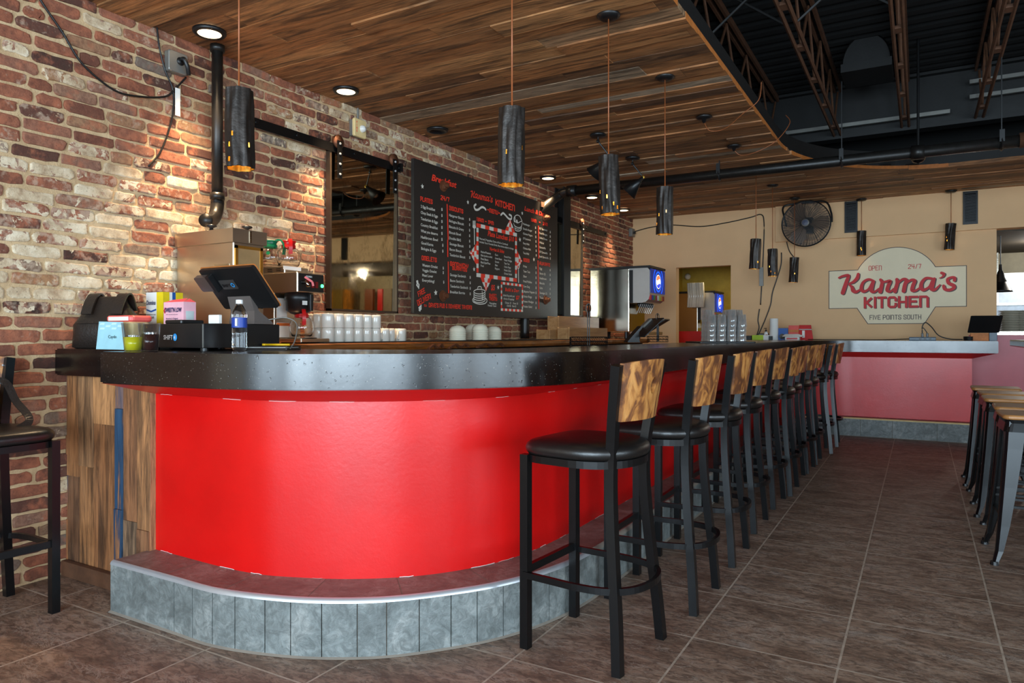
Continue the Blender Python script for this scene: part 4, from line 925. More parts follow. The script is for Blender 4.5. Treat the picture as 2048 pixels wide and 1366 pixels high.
MB().rbox((0, -.06, -.06), (.045, .06, .06), .012, 0, 3).build('box', M['grey'], t); c = MB(); c.smooth = True; c.lathe([(0, 0), (.024, 0), (.022, .006), (0, .007)], (.045, .012, .01), 16, (1, 0, 0)); c.build('socket', M['blackp'], t)
c = MB(); c.smooth = True; c.tube(bez([(.05, .012, .02), (.075, .014, .018), (.08, .03, -.02), (.065, .05, -.06)], 5), .012, 8); c.build('plug', M['blackp'], t)
def cable(name, lb, pts, r, mat=None, grp=None, n=6):
    c = MB(); c.smooth = True; c.tube(bez(pts, n), r, 8); return tag(c.build(name, mat or M['blackp'], None), lb, 'cable', grp)
W_ = lambda u, v, x=WL+.02: tuple(pX(u, v, x))
cable('power_cable', 'thick black cable drooping from the ceiling across the brick at left', [W_(60, -40), W_(84, 5), W_(125, 65), W_(165, 128), W_(228, 180), (W_(280, 193)), W_(330, 193), W_(350, 178), W_(372, 155)], .0055)
cable('loose_cable', 'thin loose cable dangling down the brick with bare end at left', [W_(313, 42), W_(318, 90), W_(330, 140), W_(346, 180), W_(346, 225), W_(335, 270), W_(318, 308), W_(297, 332)], .005)
tag(MB().box((WL+.03, pX(356, 200, WL+.03).y-.018, pX(356, 232, WL+.03).z), (WL+.033, pX(356, 200, WL+.03).y+.012, pX(350, 175, WL+.03).z)).build('cable_tag', M['paper']), 'white paper tag hanging from the cables on the brick', 'tag')
t = thing('wall_outlet_box', 'grey outlet box in the corner where brick meets the cream wall', 'junction box', tuple(pX(1264, 466, WL+.03)))
MB().rbox((-.02, -.08, -.06), (.03, .04, .06), .008, 0, 2).build('box', M['grey'], t); MB().box((.03, -.03, -.02), (.06, 0, .015)).build('plug', M['blackp'], t)
V_ = lambda u, v, y=WF-.012: tuple(pY(u, v, y))
cable('extension_cable', 'black cable strung along the top of the cream wall and down by the fan', [V_(1270, 463), V_(1300, 455), V_(1340, 450), V_(1400, 453), V_(1450, 446), V_(1500, 435), V_(1522, 429), V_(1528, 445), V_(1527, 500), V_(1524, 560), V_(1521, 610)], .007)
cable('extension_cable', 'black cable from the wall switch down to the counter', [V_(1519, 618), V_(1516, 640), V_(1518, 655), V_(1513, 672)], .007)
cable('extension_cable', 'black cable snaking from the fan plug down to the counter', [V_(1563, 505), V_(1562, 530), V_(1553, 560), V_(1545, 585), V_(1541, 610), V_(1530, 640), V_(1519, 665), V_(1515, 676)], .007)
cable('extension_cable', 'black cable looping from fan to its dangling plug', [V_(1570, 470), V_(1578, 500), V_(1588, 515), V_(1597, 528)], .006)
tag(MB().box((V_(1519, 0)[0], WF-.03, V_(0, 622)[2]), (V_(1527, 0)[0], WF-.001, V_(0, 604)[2])).build('wall_switch', M['grey']), 'small grey outlet on the cream wall with two cables', 'outlet')
tag(MB().rbox((V_(1566, 0)[0], WF-.05, V_(0, 487)[2]), (V_(1577, 0)[0], WF-.002, V_(0, 472)[2]), .01, 1, 2).build('cable_adapter', M['blackp']), 'black plug adapter hanging below left of the fan', 'plug')
# wall fan
fc = pY(1612, 447, 9.72); t = thing('wall_fan', 'round black wire cage wall fan on the cream wall', 'fan', tuple(fc)); fr = .292
c = MB(); 
for s_, dp in ((-1, -.075), (1, .075)):
    for k in range(1, 30):
        r = fr*k/30; d = dp*(1-(k/30)**3); pts = [(r*math.cos(2*math.pi*j/40), d, r*math.sin(2*math.pi*j/40)) for j in range(40)]; c.tube(pts, .0016, 3, closed=True, ref=(0, 1, 0))
    for j in range(48):
        a = 2*math.pi*j/48; c.tube([(.05*math.cos(a), dp, .05*math.sin(a))]+[(fr*q*math.cos(a+.25*(1-q)), dp*(1-q**3), fr*q*math.sin(a+.25*(1-q))) for q in (.4, .6, .8, .92, 1)], .0016 if j % 4 else .0028, 3)
c.tube([(fr*math.cos(2*math.pi*j/40), 0, fr*math.sin(2*math.pi*j/40)) for j in range(40)], .008, 6, closed=True, ref=(0, 1, 0)); c.build('cage', M['blackp'], t)
c = MB(); c.smooth = True; c.lathe([(0, -.012), (.045, -.008), (.05, 0), (.05, .01)], (0, -.078, 0), 24, (0, 1, 0)); c.build('badge', M['grey'], t)
c = MB(); c.lathe([(0, -.002), (.036, 0)], (0, -.092, 0), 24, (0, 1, 0)); c.build('badge_centre', simple('badge_blue', srgb(52, 56, 78), .4), t)
for k in range(3):
    c = MB(); c.smooth = True; rows = []
    for q in (.18, .4, .65, .85, .93):
        w0 = .5 if q < .8 else .32; rows.append([(fr*q*math.cos(2*math.pi*k/3+w0*(s-.5)*2), -.03+.06*s, fr*q*math.sin(2*math.pi*k/3+w0*(s-.5)*2)) for s in (0, .25, .5, .75, 1)])
    c.loft(rows, False, False); c.build('fan_blade', simple('fan_blade_brown', srgb(112, 86, 64), .5), t)
c = MB(); c.smooth = True; c.lathe([(0, 0), (.07, 0), (.08, .06), (.07, .14), (0, .15)], (0, .0, 0), 20, (0, 1, 0)); c.build('motor', M['blackp'], t)
c = MB(); c.smooth = True; c.tube(bez([(-.24, .03, -.02), (-.27, .03, .12), (-.29, .06, .22), (-.24, .08, .27), (.0, .1, .285), (.22, .08, .27), (.29, .05, .12), (.3, .03, 0)], 6), .012, 8); c.build('bracket', M['blackp'], t)
MB().rbox((-.06, .16, -.1), (.06, WF-.06-fc.y, .1), .01, 1, 2).build('mount', M['blackp'], t)
t['label'] = 'round black wire cage wall fan on the cream wall'
# ================================================================== MENU BOARD
XB = -3.56; B_ = lambda u, v: pX(u, v, XB)
c0_, c1_, c2_ = B_(828, 322), B_(1115, 412), B_(830, 626)
by0, by1, bz0, bz1 = c0_.y, c1_.y, (B_(830, 626).z+B_(1115, 640).z)/2, (c0_.z+c1_.z)/2
board = thing('menu_board', 'large black chalkboard menu with red and white lettering on the brick wall', 'menu board', (XB, by0, bz0)); BW, BH = by1-by0, bz1-bz0
MB().box((-.03, 0, 0), (0, BW, BH)).build('panel', M['board'], board)
# position on the board: a pixel ray met with the board plane, relative to its lower left corner
def bp(u, v): q = B_(u, v); return Vector((0, q.y-by0, q.z-bz0))
RT, UP = Vector((0, 1, 0)), Vector((0, 0, 1))
def Lp(x, y, x0, y0, k): return x0+x/k, y0+y/k
rd, wt = MB(), MB()
kA = 1281/150.; kB = 1730/190.; kC = 1281/150.; kD = 1854/190.
def tx(mb, s, crop, a, b, px_h, bold=0.0, shear=0.0, blk=False, h=None):
    x0, y0, k = crop; p = bp(*Lp(a[0], a[1], x0, y0, k)); q = bp(*Lp(b[0], b[1], x0, y0, k)); W_ = q.y-p.y; sl = q.z-p.z
    hh = h or px_h/k/F*(3.56*1/abs(ray(x0+a[0]/k)[0])); r = Vector((0, W_, sl)).normalized()
    r = RT if abs(sl) < .35*W_ else r; u_ = Vector((0, -r.z, r.y))
    if blk: block(mb, s, p, r, u_, hh, W_, t=.72)
    else: text_mesh(mb, s, p, r, u_, hh, fit=W_, bold=bold, shear=shear)
A = (810, 320, kA); Bc = (930, 370, kB); Cc = (820, 480, kC); Dc = (930, 500, kD)
tx(rd, 'Breakfast', A, (450, 345), (880, 455), 105, .03, .25, h=0.0541)
tx(rd, '24/7', A, (605, 680), (755, 715), 85, blk=True, h=0.0414)
tx(rd, 'PLATES', A, (258, 700), (470, 752), 75, blk=True, h=0.0399)
tx(rd, 'BISCUITS', A, (750, 855), (993, 910), 75, blk=True, h=0.0399)
tx(rd, 'KITCHEN', Bc, (550, 375), (905, 472), 110, blk=True, h=0.0658)
tx(rd, 'MENU', Bc, (437, 500), (597, 548), 70, blk=True, h=0.0423)
tx(rd, '-', Bc, (400, 468), (430, 476), 10, blk=True, h=0.0235); tx(rd, '-', Bc, (605, 530), (635, 538), 10, blk=True, h=0.0235)
tx(rd, '11AM - 1PM', Bc, (205, 655), (520, 738), 60, blk=True, h=0.0352)
tx(rd, 'Lunch & Dinner', Bc, (1080, 462), (1545, 605), 60, .03, .2, h=0.0470)
tx(rd, '11AM', Bc, (1195, 662), (1298, 685), 60, blk=True, h=0.0352); tx(rd, '-', Bc, (1345, 690), (1370, 696), 30, blk=True, h=0.0188); tx(rd, '2AM', Bc, (1418, 728), (1502, 738), 50, blk=True, h=0.0352)
tx(rd, 'OMELETS', Cc, (195, 345), (455, 382), 75, blk=True, h=0.0399)
tx(rd, 'SANDWICH/', Cc, (680, 440), (1000, 475), 70, blk=True, h=0.0399); tx(rd, 'BURRITOS', Cc, (718, 510), (972, 547), 60, blk=True, h=0.0329)
tx(rd, 'FREE', Cc, (145, 975), (275, 895), 100, blk=True, h=0.0470); tx(rd, 'DELIVERY', Cc, (135, 1130), (385, 985), 90, blk=True, h=0.0517)
tx(rd, 'to', Cc, (235, 1138), (285, 1142), 50, .01, h=0.0282); tx(rd, "DAVE'S PUB & NOWHERE TAVERN!", Cc, (318, 1150), (1055, 1190), 75, blk=True, h=0.0399)
tx(rd, 'SIDES', Dc, (1135, 225), (1255, 242), 65, blk=True, h=0.0376); tx(rd, 'A LA CARTE', Dc, (1452, 290), (1658, 315), 60, blk=True, h=0.0376)
tx(rd, 'Plate Lunches $10', Bc, (412, 925), (890, 1040), 80, .03, .2, h=0.0493); tx(rd, 'Veggies & Sides', Bc, (447, 1190), (712, 1240), 60, .03, .2, h=0.0329)
tx(rd, '$5', Dc, (505, 780), (580, 795), 100, .03, .1, h=0.0517); tx(rd, 'SWEET', Dc, (468, 915), (612, 925), 60, blk=True, h=0.0329); tx(rd, 'TREATS', Dc, (466, 985), (625, 1000), 60, blk=True, h=0.0329)
tx(rd, 'Build a Dog', Dc, (778, 800), (1052, 840), 60, .03, .2, h=0.0352); tx(rd, '$7', Dc, (990, 960), (1062, 985), 80, .03, .1, h=0.0376)
for crop, x, yy, dy, items, wd in ((A, 268, 812, 104.5, ['2 Egg Breakfast', 'Chop Steak & Eggs', 'Tenderloin & Eggs', 'Country Breakfast', 'What you deserve', 'Hashbrown Bowl'], 290), ):
    for i, s in enumerate(items): tx(wt, s, crop, (x, yy+i*dy), (x+wd*(.84 if i == 0 else 1), yy+i*dy+70), 50, .012, h=0.0235); tx(wt, '$', crop, (617, yy+50+i*dy*.98), (640, yy+55+i*dy*.98), 50, .02, h=0.0235)
for i, s in enumerate(['Good Karma', 'Bologna & Eggs']): tx(wt, s, Cc, (190, 70+i*95), (395+i*50, 100+i*95), 45, .012, h=0.0235); tx(wt, '$', Cc, (548, 108+i*100), (568, 110+i*100), 45, .02, h=0.0235)
for i, s in enumerate(['Hangover Biscuit', 'Bologna Biscuit', 'Biscuits & Gravy', 'Biscuit Bowl', 'Double B&G']): tx(wt, s, A, (752, 960+i*98), (1002-(50 if i > 2 else 0), 1010+i*98), 50, .012, h=0.0235); tx(wt, '$', A, (1092, 1030+i*93), (1110, 1033+i*93), 45, .02, h=0.0226)
for i, s in enumerate(['Sausage Biscuit', 'Bacon Biscuit', 'Tenderloin Biscuit']): tx(wt, s, Cc, (675, 82+i*95), (912+(30 if i == 2 else -30*i), 115+i*97), 45, .012, h=0.0235); tx(wt, '$', Cc, (1010, 125+i*96), (1028, 127+i*96), 45, .02, h=0.0226)
for i, s in enumerate(['Western Omelet', 'Veggie Omelet', 'Meat Lover', 'Everything!']): tx(wt, s, Cc, (207, 450+i*86), ([470, 452, 392, 415][i], 480+i*86), 45, .012, h=0.0235)
for a, b in ((557, 498), (557, 575), (565, 738)): tx(wt, '$', Cc, (a, b), (a+18, b+2), 45, .02, h=0.0226)
for i, s in enumerate(['Sausage Sandwich', 'Bacon Sandwich', 'Tenderloin Sandwich', 'Breakfast Burrito']): tx(wt, s, Cc, (684, 612+i*98), ([950, 922, 988, 938][i], 640+i*94), 45, .012, h=0.0235); tx(wt, '$', Cc, (1016, 655+i*94), (1036, 657+i*94), 45, .02, h=0.0226)
for i, s in enumerate(['Hamburger', 'Double Burger', 'Chicken Fingers', 'CF Sandwich', 'Patty Melt', 'Chicken Melt', 'Tuna Melt']): tx(wt, s, Bc, (1056, 722+i*88.5), ([1180, 1218, 1225, 1192, 1170, 1196, 1166][i], 755+i*87), 40, .012, h=0.0216); tx(wt, '$', Bc, (1274+i*2, 792+i*84), (1292+i*2, 794+i*84), 40, .02, h=0.0235)
for i, s in enumerate(['BLT Sandwich', 'Fried Bologna', 'Grilled Cheese', 'Walnut', 'Quesadilla', 'CF Quesadilla', 'Beef Quesadilla']): tx(wt, s, Bc, (1352, 805+i*85), ([1495, 1495, 1495, 1436, 1468, 1500, 1518][i], 830+i*84), 40, .012, h=0.0216); tx(wt, '$', Bc, (1542, 872+i*80), (1558, 874+i*80), 40, .02, h=0.0235)
for i, s in enumerate(['Fries', 'Tater Tots', 'Slaw', 'Fried Pickles', 'Corn Dog', 'Jalapeno Poppers', 'Onion Rings', 'Potato Wedges', 'Potato Salad']): tx(wt, s, Dc, (1135, 335+i*98), ([1205, 1268, 1202, 1302, 1260, 1358, 1300, 1335, 1306][i], 342+i*99.5), 42, .012, h=0.0235); tx(wt, '$', Dc, (1374, 362+i*98), (1392, 364+i*98), 42, .02, h=0.0235)
for i, s in enumerate(['Egg', 'Bacon (2)', 'Hashbrown', 'Biscuits', 'Grits', 'Sausage (2)', 'Toast']): tx(wt, s, Dc, (1455, 378+i*95), ([1502, 1570, 1588, 1550, 1512, 1600, 1530][i], 388+i*95), 42, .012, h=0.0235); tx(wt, '$', Dc, (1650, 410+i*92), (1668, 412+i*92), 42, .02, h=0.0235)
tx(wt, 'Meat and 2 Vegetables, Choice of Roll or Cornbread', Bc, (262, 990), (778, 1105), 36, .012, h=0.0188); tx(wt, 'Includes Tea or Fountain Drink. Meat choice subject to change.', Bc, (262, 1050), (885, 1195), 36, .012, h=0.0188)
for i, s in enumerate(['Mashed Potatoes', 'Okra (cook to order)', 'Pinto Beans', 'Black Eyed Peas', 'Fruit']): tx(wt, s, Dc, (305, 52+i*68), ([500, 530, 452, 490, 365][i], 92+i*67), 36, .012, h=0.0197)
for i, s in enumerate(['Corn', 'Green Beans', 'Greens', 'Slaw', 'Peppers']): tx(wt, s, Dc, (582, 110+i*67), ([642, 718, 662, 635, 672][i], 125+i*67), 36, .012, h=0.0197)
for i, s in enumerate(['French Fries', 'Potato Wedges', 'Tater Tots', 'Onion Rings', 'Potato Salad', 'Green Salad']): tx(wt, s, Dc, (762, 145+i*66), ([893, 913, 866, 890, 893, 912][i], 165+i*65), 36, .012, h=0.0197)
for s, a, b in (('Pancakes', (475, 1055), (610, 1065)), ('French Toast', (445, 1100), (608, 1115)), ('Grilled Dog with your', (738, 900), (968, 925)), ('choice of toppings', (750, 965), (955, 985)), ('Cheese  $1    Kraut  $1', (780, 1045), (1030, 1065)), ('Chili $2   Slaw $1', (812, 1105), (995, 1120))): tx(wt, s, Dc, a, b, 36, .012, h=0.0197)
# frame for stroke drawings in board metres
def bfr(crop): 
    x0, y0, k = crop; return (lambda a, b: bp(*Lp(a, b, x0, y0, k)), Vector((1, 0, 0)))
def st(mb, pts, wpx, crop, sm_=True, rnd=True):
    q = [bp(*Lp(a, b, crop[0], crop[1], crop[2])) for a, b in pts]
    if sm_: q = bez(q, 5)
    stroke(mb, [(v.y, v.z) for v in q], wpx, (lambda a, b: Vector((0, a, b)), Vector((1, 0, 0))), rnd=rnd)
for crop, a, b in ((A, (716, 752), (735, 1366)), (Cc, (640, 0), (643, 290)), (Cc, (650, 368), (656, 908)), (Bc, (1335, 742), (1340, 1340)), (Dc, (1422, 205), (1438, 1155))): st(rd, [a, b], .016, crop, False, False)
def star(mb, crop, x, y, s_):
    s_ *= .5; o = bp(*Lp(x, y, crop[0], crop[1], crop[2])); ps = []
    for k in range(10):
        a = R(98+36*k); r = s_ if k % 2 == 0 else s_*.42; ps.append(o+Vector((.0016, r*math.cos(a), r*math.sin(a))))
    mb.add(ps+[o+Vector((.0016, 0, 0))], [(k, (k+1) % 10, 10) for k in range(10)])
for crop, x, y, s_ in ((A, 295, 452, .045), (A, 1072, 722, .045), (Bc, 1040, 515, .045), (Bc, 998, 995, .055), (Cc, 437, 900, .055), (Cc, 1092, 500, .045), (Dc, 645, 730, .05), (Dc, 1342, 185, .05)): star(wt, crop, x, y, s_)
st(wt, [(195, 355), (165, 385), (185, 445), (235, 450), (300, 405), (345, 415), (375, 448)], .02, Bc); st(wt, [(652, 545), (690, 512), (730, 545), (790, 610), (838, 618), (842, 565), (805, 540)], .02, Bc)
# checkered frames
def checker(a, b, c, d, crop, nx, ny, th):
    P = [bp(*Lp(q[0], q[1], crop[0], crop[1], crop[2])) for q in (a, b, c, d)]; y0 = (P[0].y+P[3].y)/2; y1 = (P[1].y+P[2].y)/2; z1 = (P[0].z+P[1].z)/2; z0 = (P[2].z+P[3].z)/2
    def cell(ya, yb, za, zb, k): (rd if k % 2 == 0 else wt).quad((.0012, ya, za), (.0012, yb, za), (.0012, yb, zb), (.0012, ya, zb))
    for i in range(nx):
        ya, yb = y0+(y1-y0)*i/nx, y0+(y1-y0)*(i+1)/nx; cell(ya, yb, z1-th, z1, i); cell(ya, yb, z0, z0+th, i+1)
    for i in range(1, ny-1):
        za, zb = z1-(z1-z0)*i/ny, z1-(z1-z0)*(i+1)/ny; cell(y0, y0+th, za, zb, i); cell(y1-th, y1, za, zb, i+1)
    return y0, y1, z0, z1, th
y0, y1, z0, z1, th = checker((205, 690), (940, 880), (945, 1766), (208, 1675), Bc, 10, 12, .036)
P4 = bp(*Lp(1015, 625, 930, 500, kD)); 
def tri(pts, k): (rd if k % 2 == 0 else wt).add([Vector((.0014, y, z)) for y, z in pts], [tuple(range(len(pts)))])
ym, zm = y0+(y1-y0)*.8, (z0+z1)/2
for (cy, cz, ax, sg) in ((y0+(y1-y0)*.82, z1, 'z', 1), (y1, z0+(z1-z0)*.45, 'y', 1), (y0, z0+(z1-z0)*.42, 'y', -1), (y0+(y1-y0)*.22, z0, 'z', -1)):
    s_ = .10
    def T(a, b): return (cy+a, cz+sg*b) if ax == 'z' else (cy+sg*b*.9, cz+a)
    for i in range(3):
        for j in range(3):
            x0_ = -s_+i*2*s_/3; x1_ = x0_+2*s_/3; b0, b1 = j*s_*.42, (j+1)*s_*.42
            k0, k1 = 1-b0/(s_*1.26), 1-b1/(s_*1.26)
            tri([T(x0_*k0, b0), T(x1_*k0, b0), T(x1_*k1, b1), T(x0_*k1, b1)], i+j)
checker((695, 625), (1128, 668), (1130, 1215), (700, 1180), Dc, 11, 10, .024)
# Karma's in brush script, traced once and reused on the wall sign
KS = [([(250, 500), (300, 478), (375, 470), (350, 550), (320, 640), (300, 700)], 42, [28, 36, 44, 52, 58, 58]), ([(505, 450), (490, 505), (440, 555), (385, 580), (420, 620), (440, 670), (480, 685), (530, 655)], 44, [40, 50, 42, 26, 44, 58, 44, 26]),
      ([(700, 540), (640, 520), (570, 560), (545, 640), (575, 680), (640, 650), (690, 560)], 40, [38, 36, 40, 50, 44, 30, 30]), ([(712, 545), (690, 610), (680, 670), (720, 685), (780, 640)], 40, [34, 46, 54, 36, 22]),
      ([(800, 525), (820, 560), (810, 620), (795, 685)], 44, [40, 46, 52, 56]), ([(810, 560), (870, 550), (925, 545), (900, 610), (890, 665), (930, 680), (975, 640)], 40, [26, 34, 46, 50, 52, 34, 20]),
      ([(1015, 520), (1020, 570), (1000, 640), (990, 680)], 46, [44, 48, 52, 54]), ([(1020, 580), (1090, 520), (1140, 530), (1120, 600), (1105, 675)], 42, [24, 36, 48, 52, 54]), ([(1130, 580), (1200, 530), (1250, 540), (1225, 610), (1220, 665), (1270, 665), (1330, 620)], 42, [24, 36, 48, 50, 50, 34, 24]),
      ([(1480, 510), (1400, 505), (1345, 560), (1335, 630), (1370, 660), (1440, 620), (1480, 540)], 42, [34, 38, 44, 54, 44, 30, 30]), ([(1510, 510), (1490, 580), (1475, 645), (1520, 655), (1585, 590)], 42, [36, 48, 56, 38, 16]),
      ([(1605, 435), (1635, 450), (1620, 485), (1575, 505)], 30, [40, 40, 24, 10]), ([(1775, 535), (1775, 500), (1730, 495), (1685, 520), (1700, 570), (1760, 600), (1765, 635), (1710, 660), (1650, 650), (1632, 605)], 38, [40, 42, 34, 38, 46, 50, 44, 42, 44, 38])]
def script(mb, fr, x0, y0, kx, ky, wk, mi=0, lift=.0015, dx=0, dy=0):
    for pts, w0, wl in KS:
        q = bez([((p[0]-x0)*kx+dx, -(p[1]-y0)*ky+dy, w_) for p, w_ in zip(pts, wl)], 5)
        stroke(mb, [(v.x, v.y) for v in q], 1, fr, mi, lift, True, [v.z*wk for v in q])
pk = bp(*Lp(95, 105, 930, 370, kB)); pk2 = bp(*Lp(510, 350, 930, 370, kB)); kk = (pk2.y-pk.y)/1600; 
script(rd, (lambda a, b: Vector((0, a, b)), Vector((1, 0, 0))), 230, 430, kk, kk*.95, kk*.95, dx=pk.y, dy=pk.z+.01)
# burger, pancakes, cutlery, arrows
st(wt, [(895, 670), (885, 620), (905, 570), (945, 548), (990, 565), (1020, 620), (1035, 660), (1010, 665), (960, 690), (915, 672), (895, 670)], .008, Bc); st(wt, [(885, 700), (900, 740), (960, 775), (1020, 760), (1040, 680)], .008, Bc); st(wt, [(905, 765), (912, 820), (960, 838), (1010, 825), (1030, 770)], .008, Bc); st(wt, [(905, 785), (960, 805), (1025, 785)], .006, Bc)
st(wt, [(905, 590), (905, 660)], .02, Bc); st(wt, [(940, 655), (945, 672)], .03, Bc)
for i in range(5):
    b = 800+i*42; st(wt, [(178, b-10), (168, b+20), (210, b+48), (280, b+58), (350, b+45), (390, b+15), (382, b-15)], .008, Dc)
st(wt, [(178, 795), (230, 770), (330, 770), (385, 795)], .008, Dc); st(wt, [(245, 765), (250, 725), (285, 712), (318, 728), (318, 765)], .009, Dc); st(wt, [(330, 800), (335, 870), (330, 950), (345, 970), (350, 880)], .008, Dc)
st(wt, [(165, 940), (145, 975), (170, 1020), (270, 1055), (380, 1045), (425, 1000), (415, 960), (390, 945)], .009, Dc)
for x in (145, 163, 182): st(wt, [(x, 658), (x+1, 745)], .011, Bc, False)
st(wt, [(150, 758), (180, 762)], .03, Bc, False); st(wt, [(166, 765), (170, 1078)], .013, Bc, False)
st(wt, [(1040, 285), (1020, 320), (1040, 365), (1062, 320), (1040, 285)], .01, Dc); st(wt, [(1040, 365), (1043, 630)], .014, Dc, False)
st(wt, [(118, 690), (130, 760)], .025, Cc, False, False); st(wt, [(112, 768), (145, 815), (150, 760)], .014, Cc, False); st(wt, [(158, 1215), (172, 1160)], .024, Cc, False, False); st(wt, [(150, 1160), (185, 1125), (185, 1180)], .014, Cc, False)
rd.build('red_lettering', M['sred'], board); wt.build('white_lettering', M['swht'], board)
for u, v in ((886, 372), (885, 592), (1090, 436), (1091, 600)):
    p = bp(u, v); t = MB(); t.lathe([(0, 0), (.05, 0), (.05, .006), (0, .006)], p, 24, (1, 0, 0)); t.lathe([(0, .006), (.034, .006), (.034, .03), (.03, .034), (0, .034)], p, 6, (1, 0, 0)); t.lathe([(.02, .034), (.02, .055), (0, .06)], p, 14, (1, 0, 0)); t.lathe([(.014, 0), (.014, -.13)], p+Vector((-.03, 0, 0)), 10, (1, 0, 0)); t.build('bolt', M['rust'], board)
for y in (.35, BW-.5): MB().box((-.02, y, BH), (-.012, y+.008, CH-bz1 )).box((-.02, y-.02, BH-.04), (-.01, y+.03, BH+.03)).build('hanging_rod', M['grey'], board)
MB().box((-.005, BW-.42, BH-.05), (.012, BW-.32, BH+.005)).build('clip', M['joist'], board)

# ================================================================== PAINTED WALL SIGN
sx = lambda x, y: pY(1640+x/6.6065, 480+y/6.6065, WF-.052 if False else WF)
SG = lambda x, y: (lambda q: Vector((q.x, 0, q.z)))(sx(x, y))
sign = thing('painted_wall_sign', 'painted cream sign with red script lettering on the far wall', 'wall sign', (0, WF-.004, 0))
X0, X1 = SG(115, 600).x, SG(1940, 600).x; zt_, zb_ = 2.028, 1.533; n1, n2 = SG(497, 395).x, SG(1528, 345).x; m1, m2 = SG(487, 905).x, SG(1528, 885).x; b1, b2 = SG(630, 1108).x, SG(1385, 1105).x; zb2 = 1.331; ztop = 2.292
xc = (n1+n2)/2; hw = (n2-n1)/2; arcp = []
hgt = ztop-zt_; rad_ = (hw*hw+hgt*hgt)/(2*hgt); a0 = math.asin(hw/rad_)
for k in range(25): a = a0-2*a0*k/24; arcp.append((xc+rad_*math.sin(a), ztop-rad_+rad_*math.cos(a)))
ol = [(X0, zb_), (X0, zt_)]+list(reversed(arcp))+[(X1, zt_), (X1, zb_), (m2, zb_), (b2, zb2), (b1, zb2), (m1, zb_)]
def inset_poly(p, d):
    n = len(p); out = []
    for i in range(n):
        a, b, c = Vector(p[i-1]), Vector(p[i]), Vector(p[(i+1) % n]); e1 = (b-a).normalized(); e2 = (c-b).normalized(); m_ = Vector((e1.y+e2.y, -(e1.x+e2.x))); L = m_.length or 1; m_ /= L; cs = max(.4, m_.dot(Vector((e1.y, -e1.x)))); out.append(tuple(b+m_*d/cs))
    return out
ip = inset_poly(ol, .008)
def fan(mb, poly, y):
    from mathutils.geometry import tessellate_polygon
    vs = [Vector((a, y, b)) for a, b in poly]; tris = tessellate_polygon([[Vector((a, b, 0)) for a, b in poly]]); mb.add(vs, [tuple(t) for t in tris])
c = MB(); fan(c, ol, 0); c.build('outline', M['sdark'], sign); c = MB(); fan(c, ip, -.001); c.build('panel', M['cream2'], sign)
RX, UZ = Vector((1, 0, 0)), Vector((0, 0, 1)); NY = Vector((0, -1, 0)); sfr = (lambda a, b: Vector((a, 0, b)), NY)
rd, dk = MB(), MB()
kx = (SG(1810, 600).x-SG(230, 600).x)/1580; pk = SG(230, 500)
ky = (2.0-1.60)/300*.0+ .0001*0 + (SG(230, 435).z-SG(230, 715).z)/280
def skew(p): return p
tilt = (SG(1700, 650).z-SG(300, 650).z)-0
def sz(x, y): return SG(x, y)
def scr(mb, dx, dz, lift, wk=1.0):
    for pts, w0, wl in KS:
        q3 = [SG(p[0]+0, p[1]) for p in pts]; q = bez([(v.x+dx, v.z+dz, w_) for v, w_ in zip(q3, wl)], 5)
        stroke(mb, [(v.x, v.y) for v in q], 1, sfr, 0, lift, True, [v.z*kx*wk for v in q])
scr(dk, .012, -.008, .002); scr(rd, 0, 0, .003)
def bl(mb, s, x0, y0, x1, y1, lift, t, dx=0, dz=0):
    "x0,y0 lower left, x1,y1 upper right of the word on the sign"
    a, b = SG(x0, y0), SG(x1, y1); lo = (SG(x0, y0).z+SG(x1, y0).z*1)/2; hi = (SG(x0, y1).z+SG(x1, y1).z)/2
    block(mb, s, Vector((a.x+dx, 0, a.z+dz)), RX, UZ, SG(x0, y1-(y1-y0)*0).z-a.z, b.x-a.x, t=t, lift=lift)
bl(dk, 'KITCHEN', 577, 905, 1440, 752, .002, .72, .008, -.006); bl(rd, 'KITCHEN', 577, 905, 1440, 752, .003, .72)
bl(rd, 'OPEN', 643, 408, 816, 342, .003, .5); bl(rd, '24/7', 1163, 385, 1338, 322, .003, .5); bl(dk, 'FIVE POINTS SOUTH', 655, 1055, 1338, 992, .003, .55)
rd.build('red_lettering', M['sred2'], sign); dk.build('dark_lettering', M['sdark'], sign)
# ================================================================== BACK COUNTER
ZK = 1.145
t = thing('back_counter', 'long live edge wood slab counter along the brick wall', 'counter')
rg = random.Random(21); ed = [(-3.07+.012*math.sin(y*2.3)+rg.uniform(-.006, .006), y) for y in [2.55+i*.1 for i in range(64)]]
mb = MB(); rows = []
for dz_, dx_ in ((0, 0), (-.006, .008), (-.03, .012), (-.05, .0), (-.056, -.02)):
    rows.append([(x+dx_+rg.uniform(-.003, .003)*(dz_ < 0), y, ZK+dz_) for x, y in ed])
mb.loft([[(WL+.02, y, ZK) for x, y in ed]]+rows+[[(WL+.02, y, ZK-.056) for x, y in ed]], False, False)
mb.quad((WL+.02, 2.55, ZK), (ed[0][0], 2.55, ZK), (ed[0][0], 2.55, ZK-.056), (WL+.02, 2.55, ZK-.056)); mb.build('slab', M['woodc'], t)
c = MB()
for a, b in ((4.35, 4.62), (4.75, 5.15), (4.1, 4.28)):
    pts = bez([(a, ZK-.045, 0), (a+(b-a)*.3, ZK-.02, 0), (a+(b-a)*.55, ZK-.04, 0), (a+(b-a)*.8, ZK-.018, 0), (b, ZK-.04, 0)], 5)
    for p, q in zip(pts, pts[1:]): c.box((-3.075, min(p.x, q.x), p.y-.008), (-3.045, max(p.x, q.x), p.y+.006))
c.build('bark_edge', M['rust'], t)['label'] = 'rough dark bark remnant'
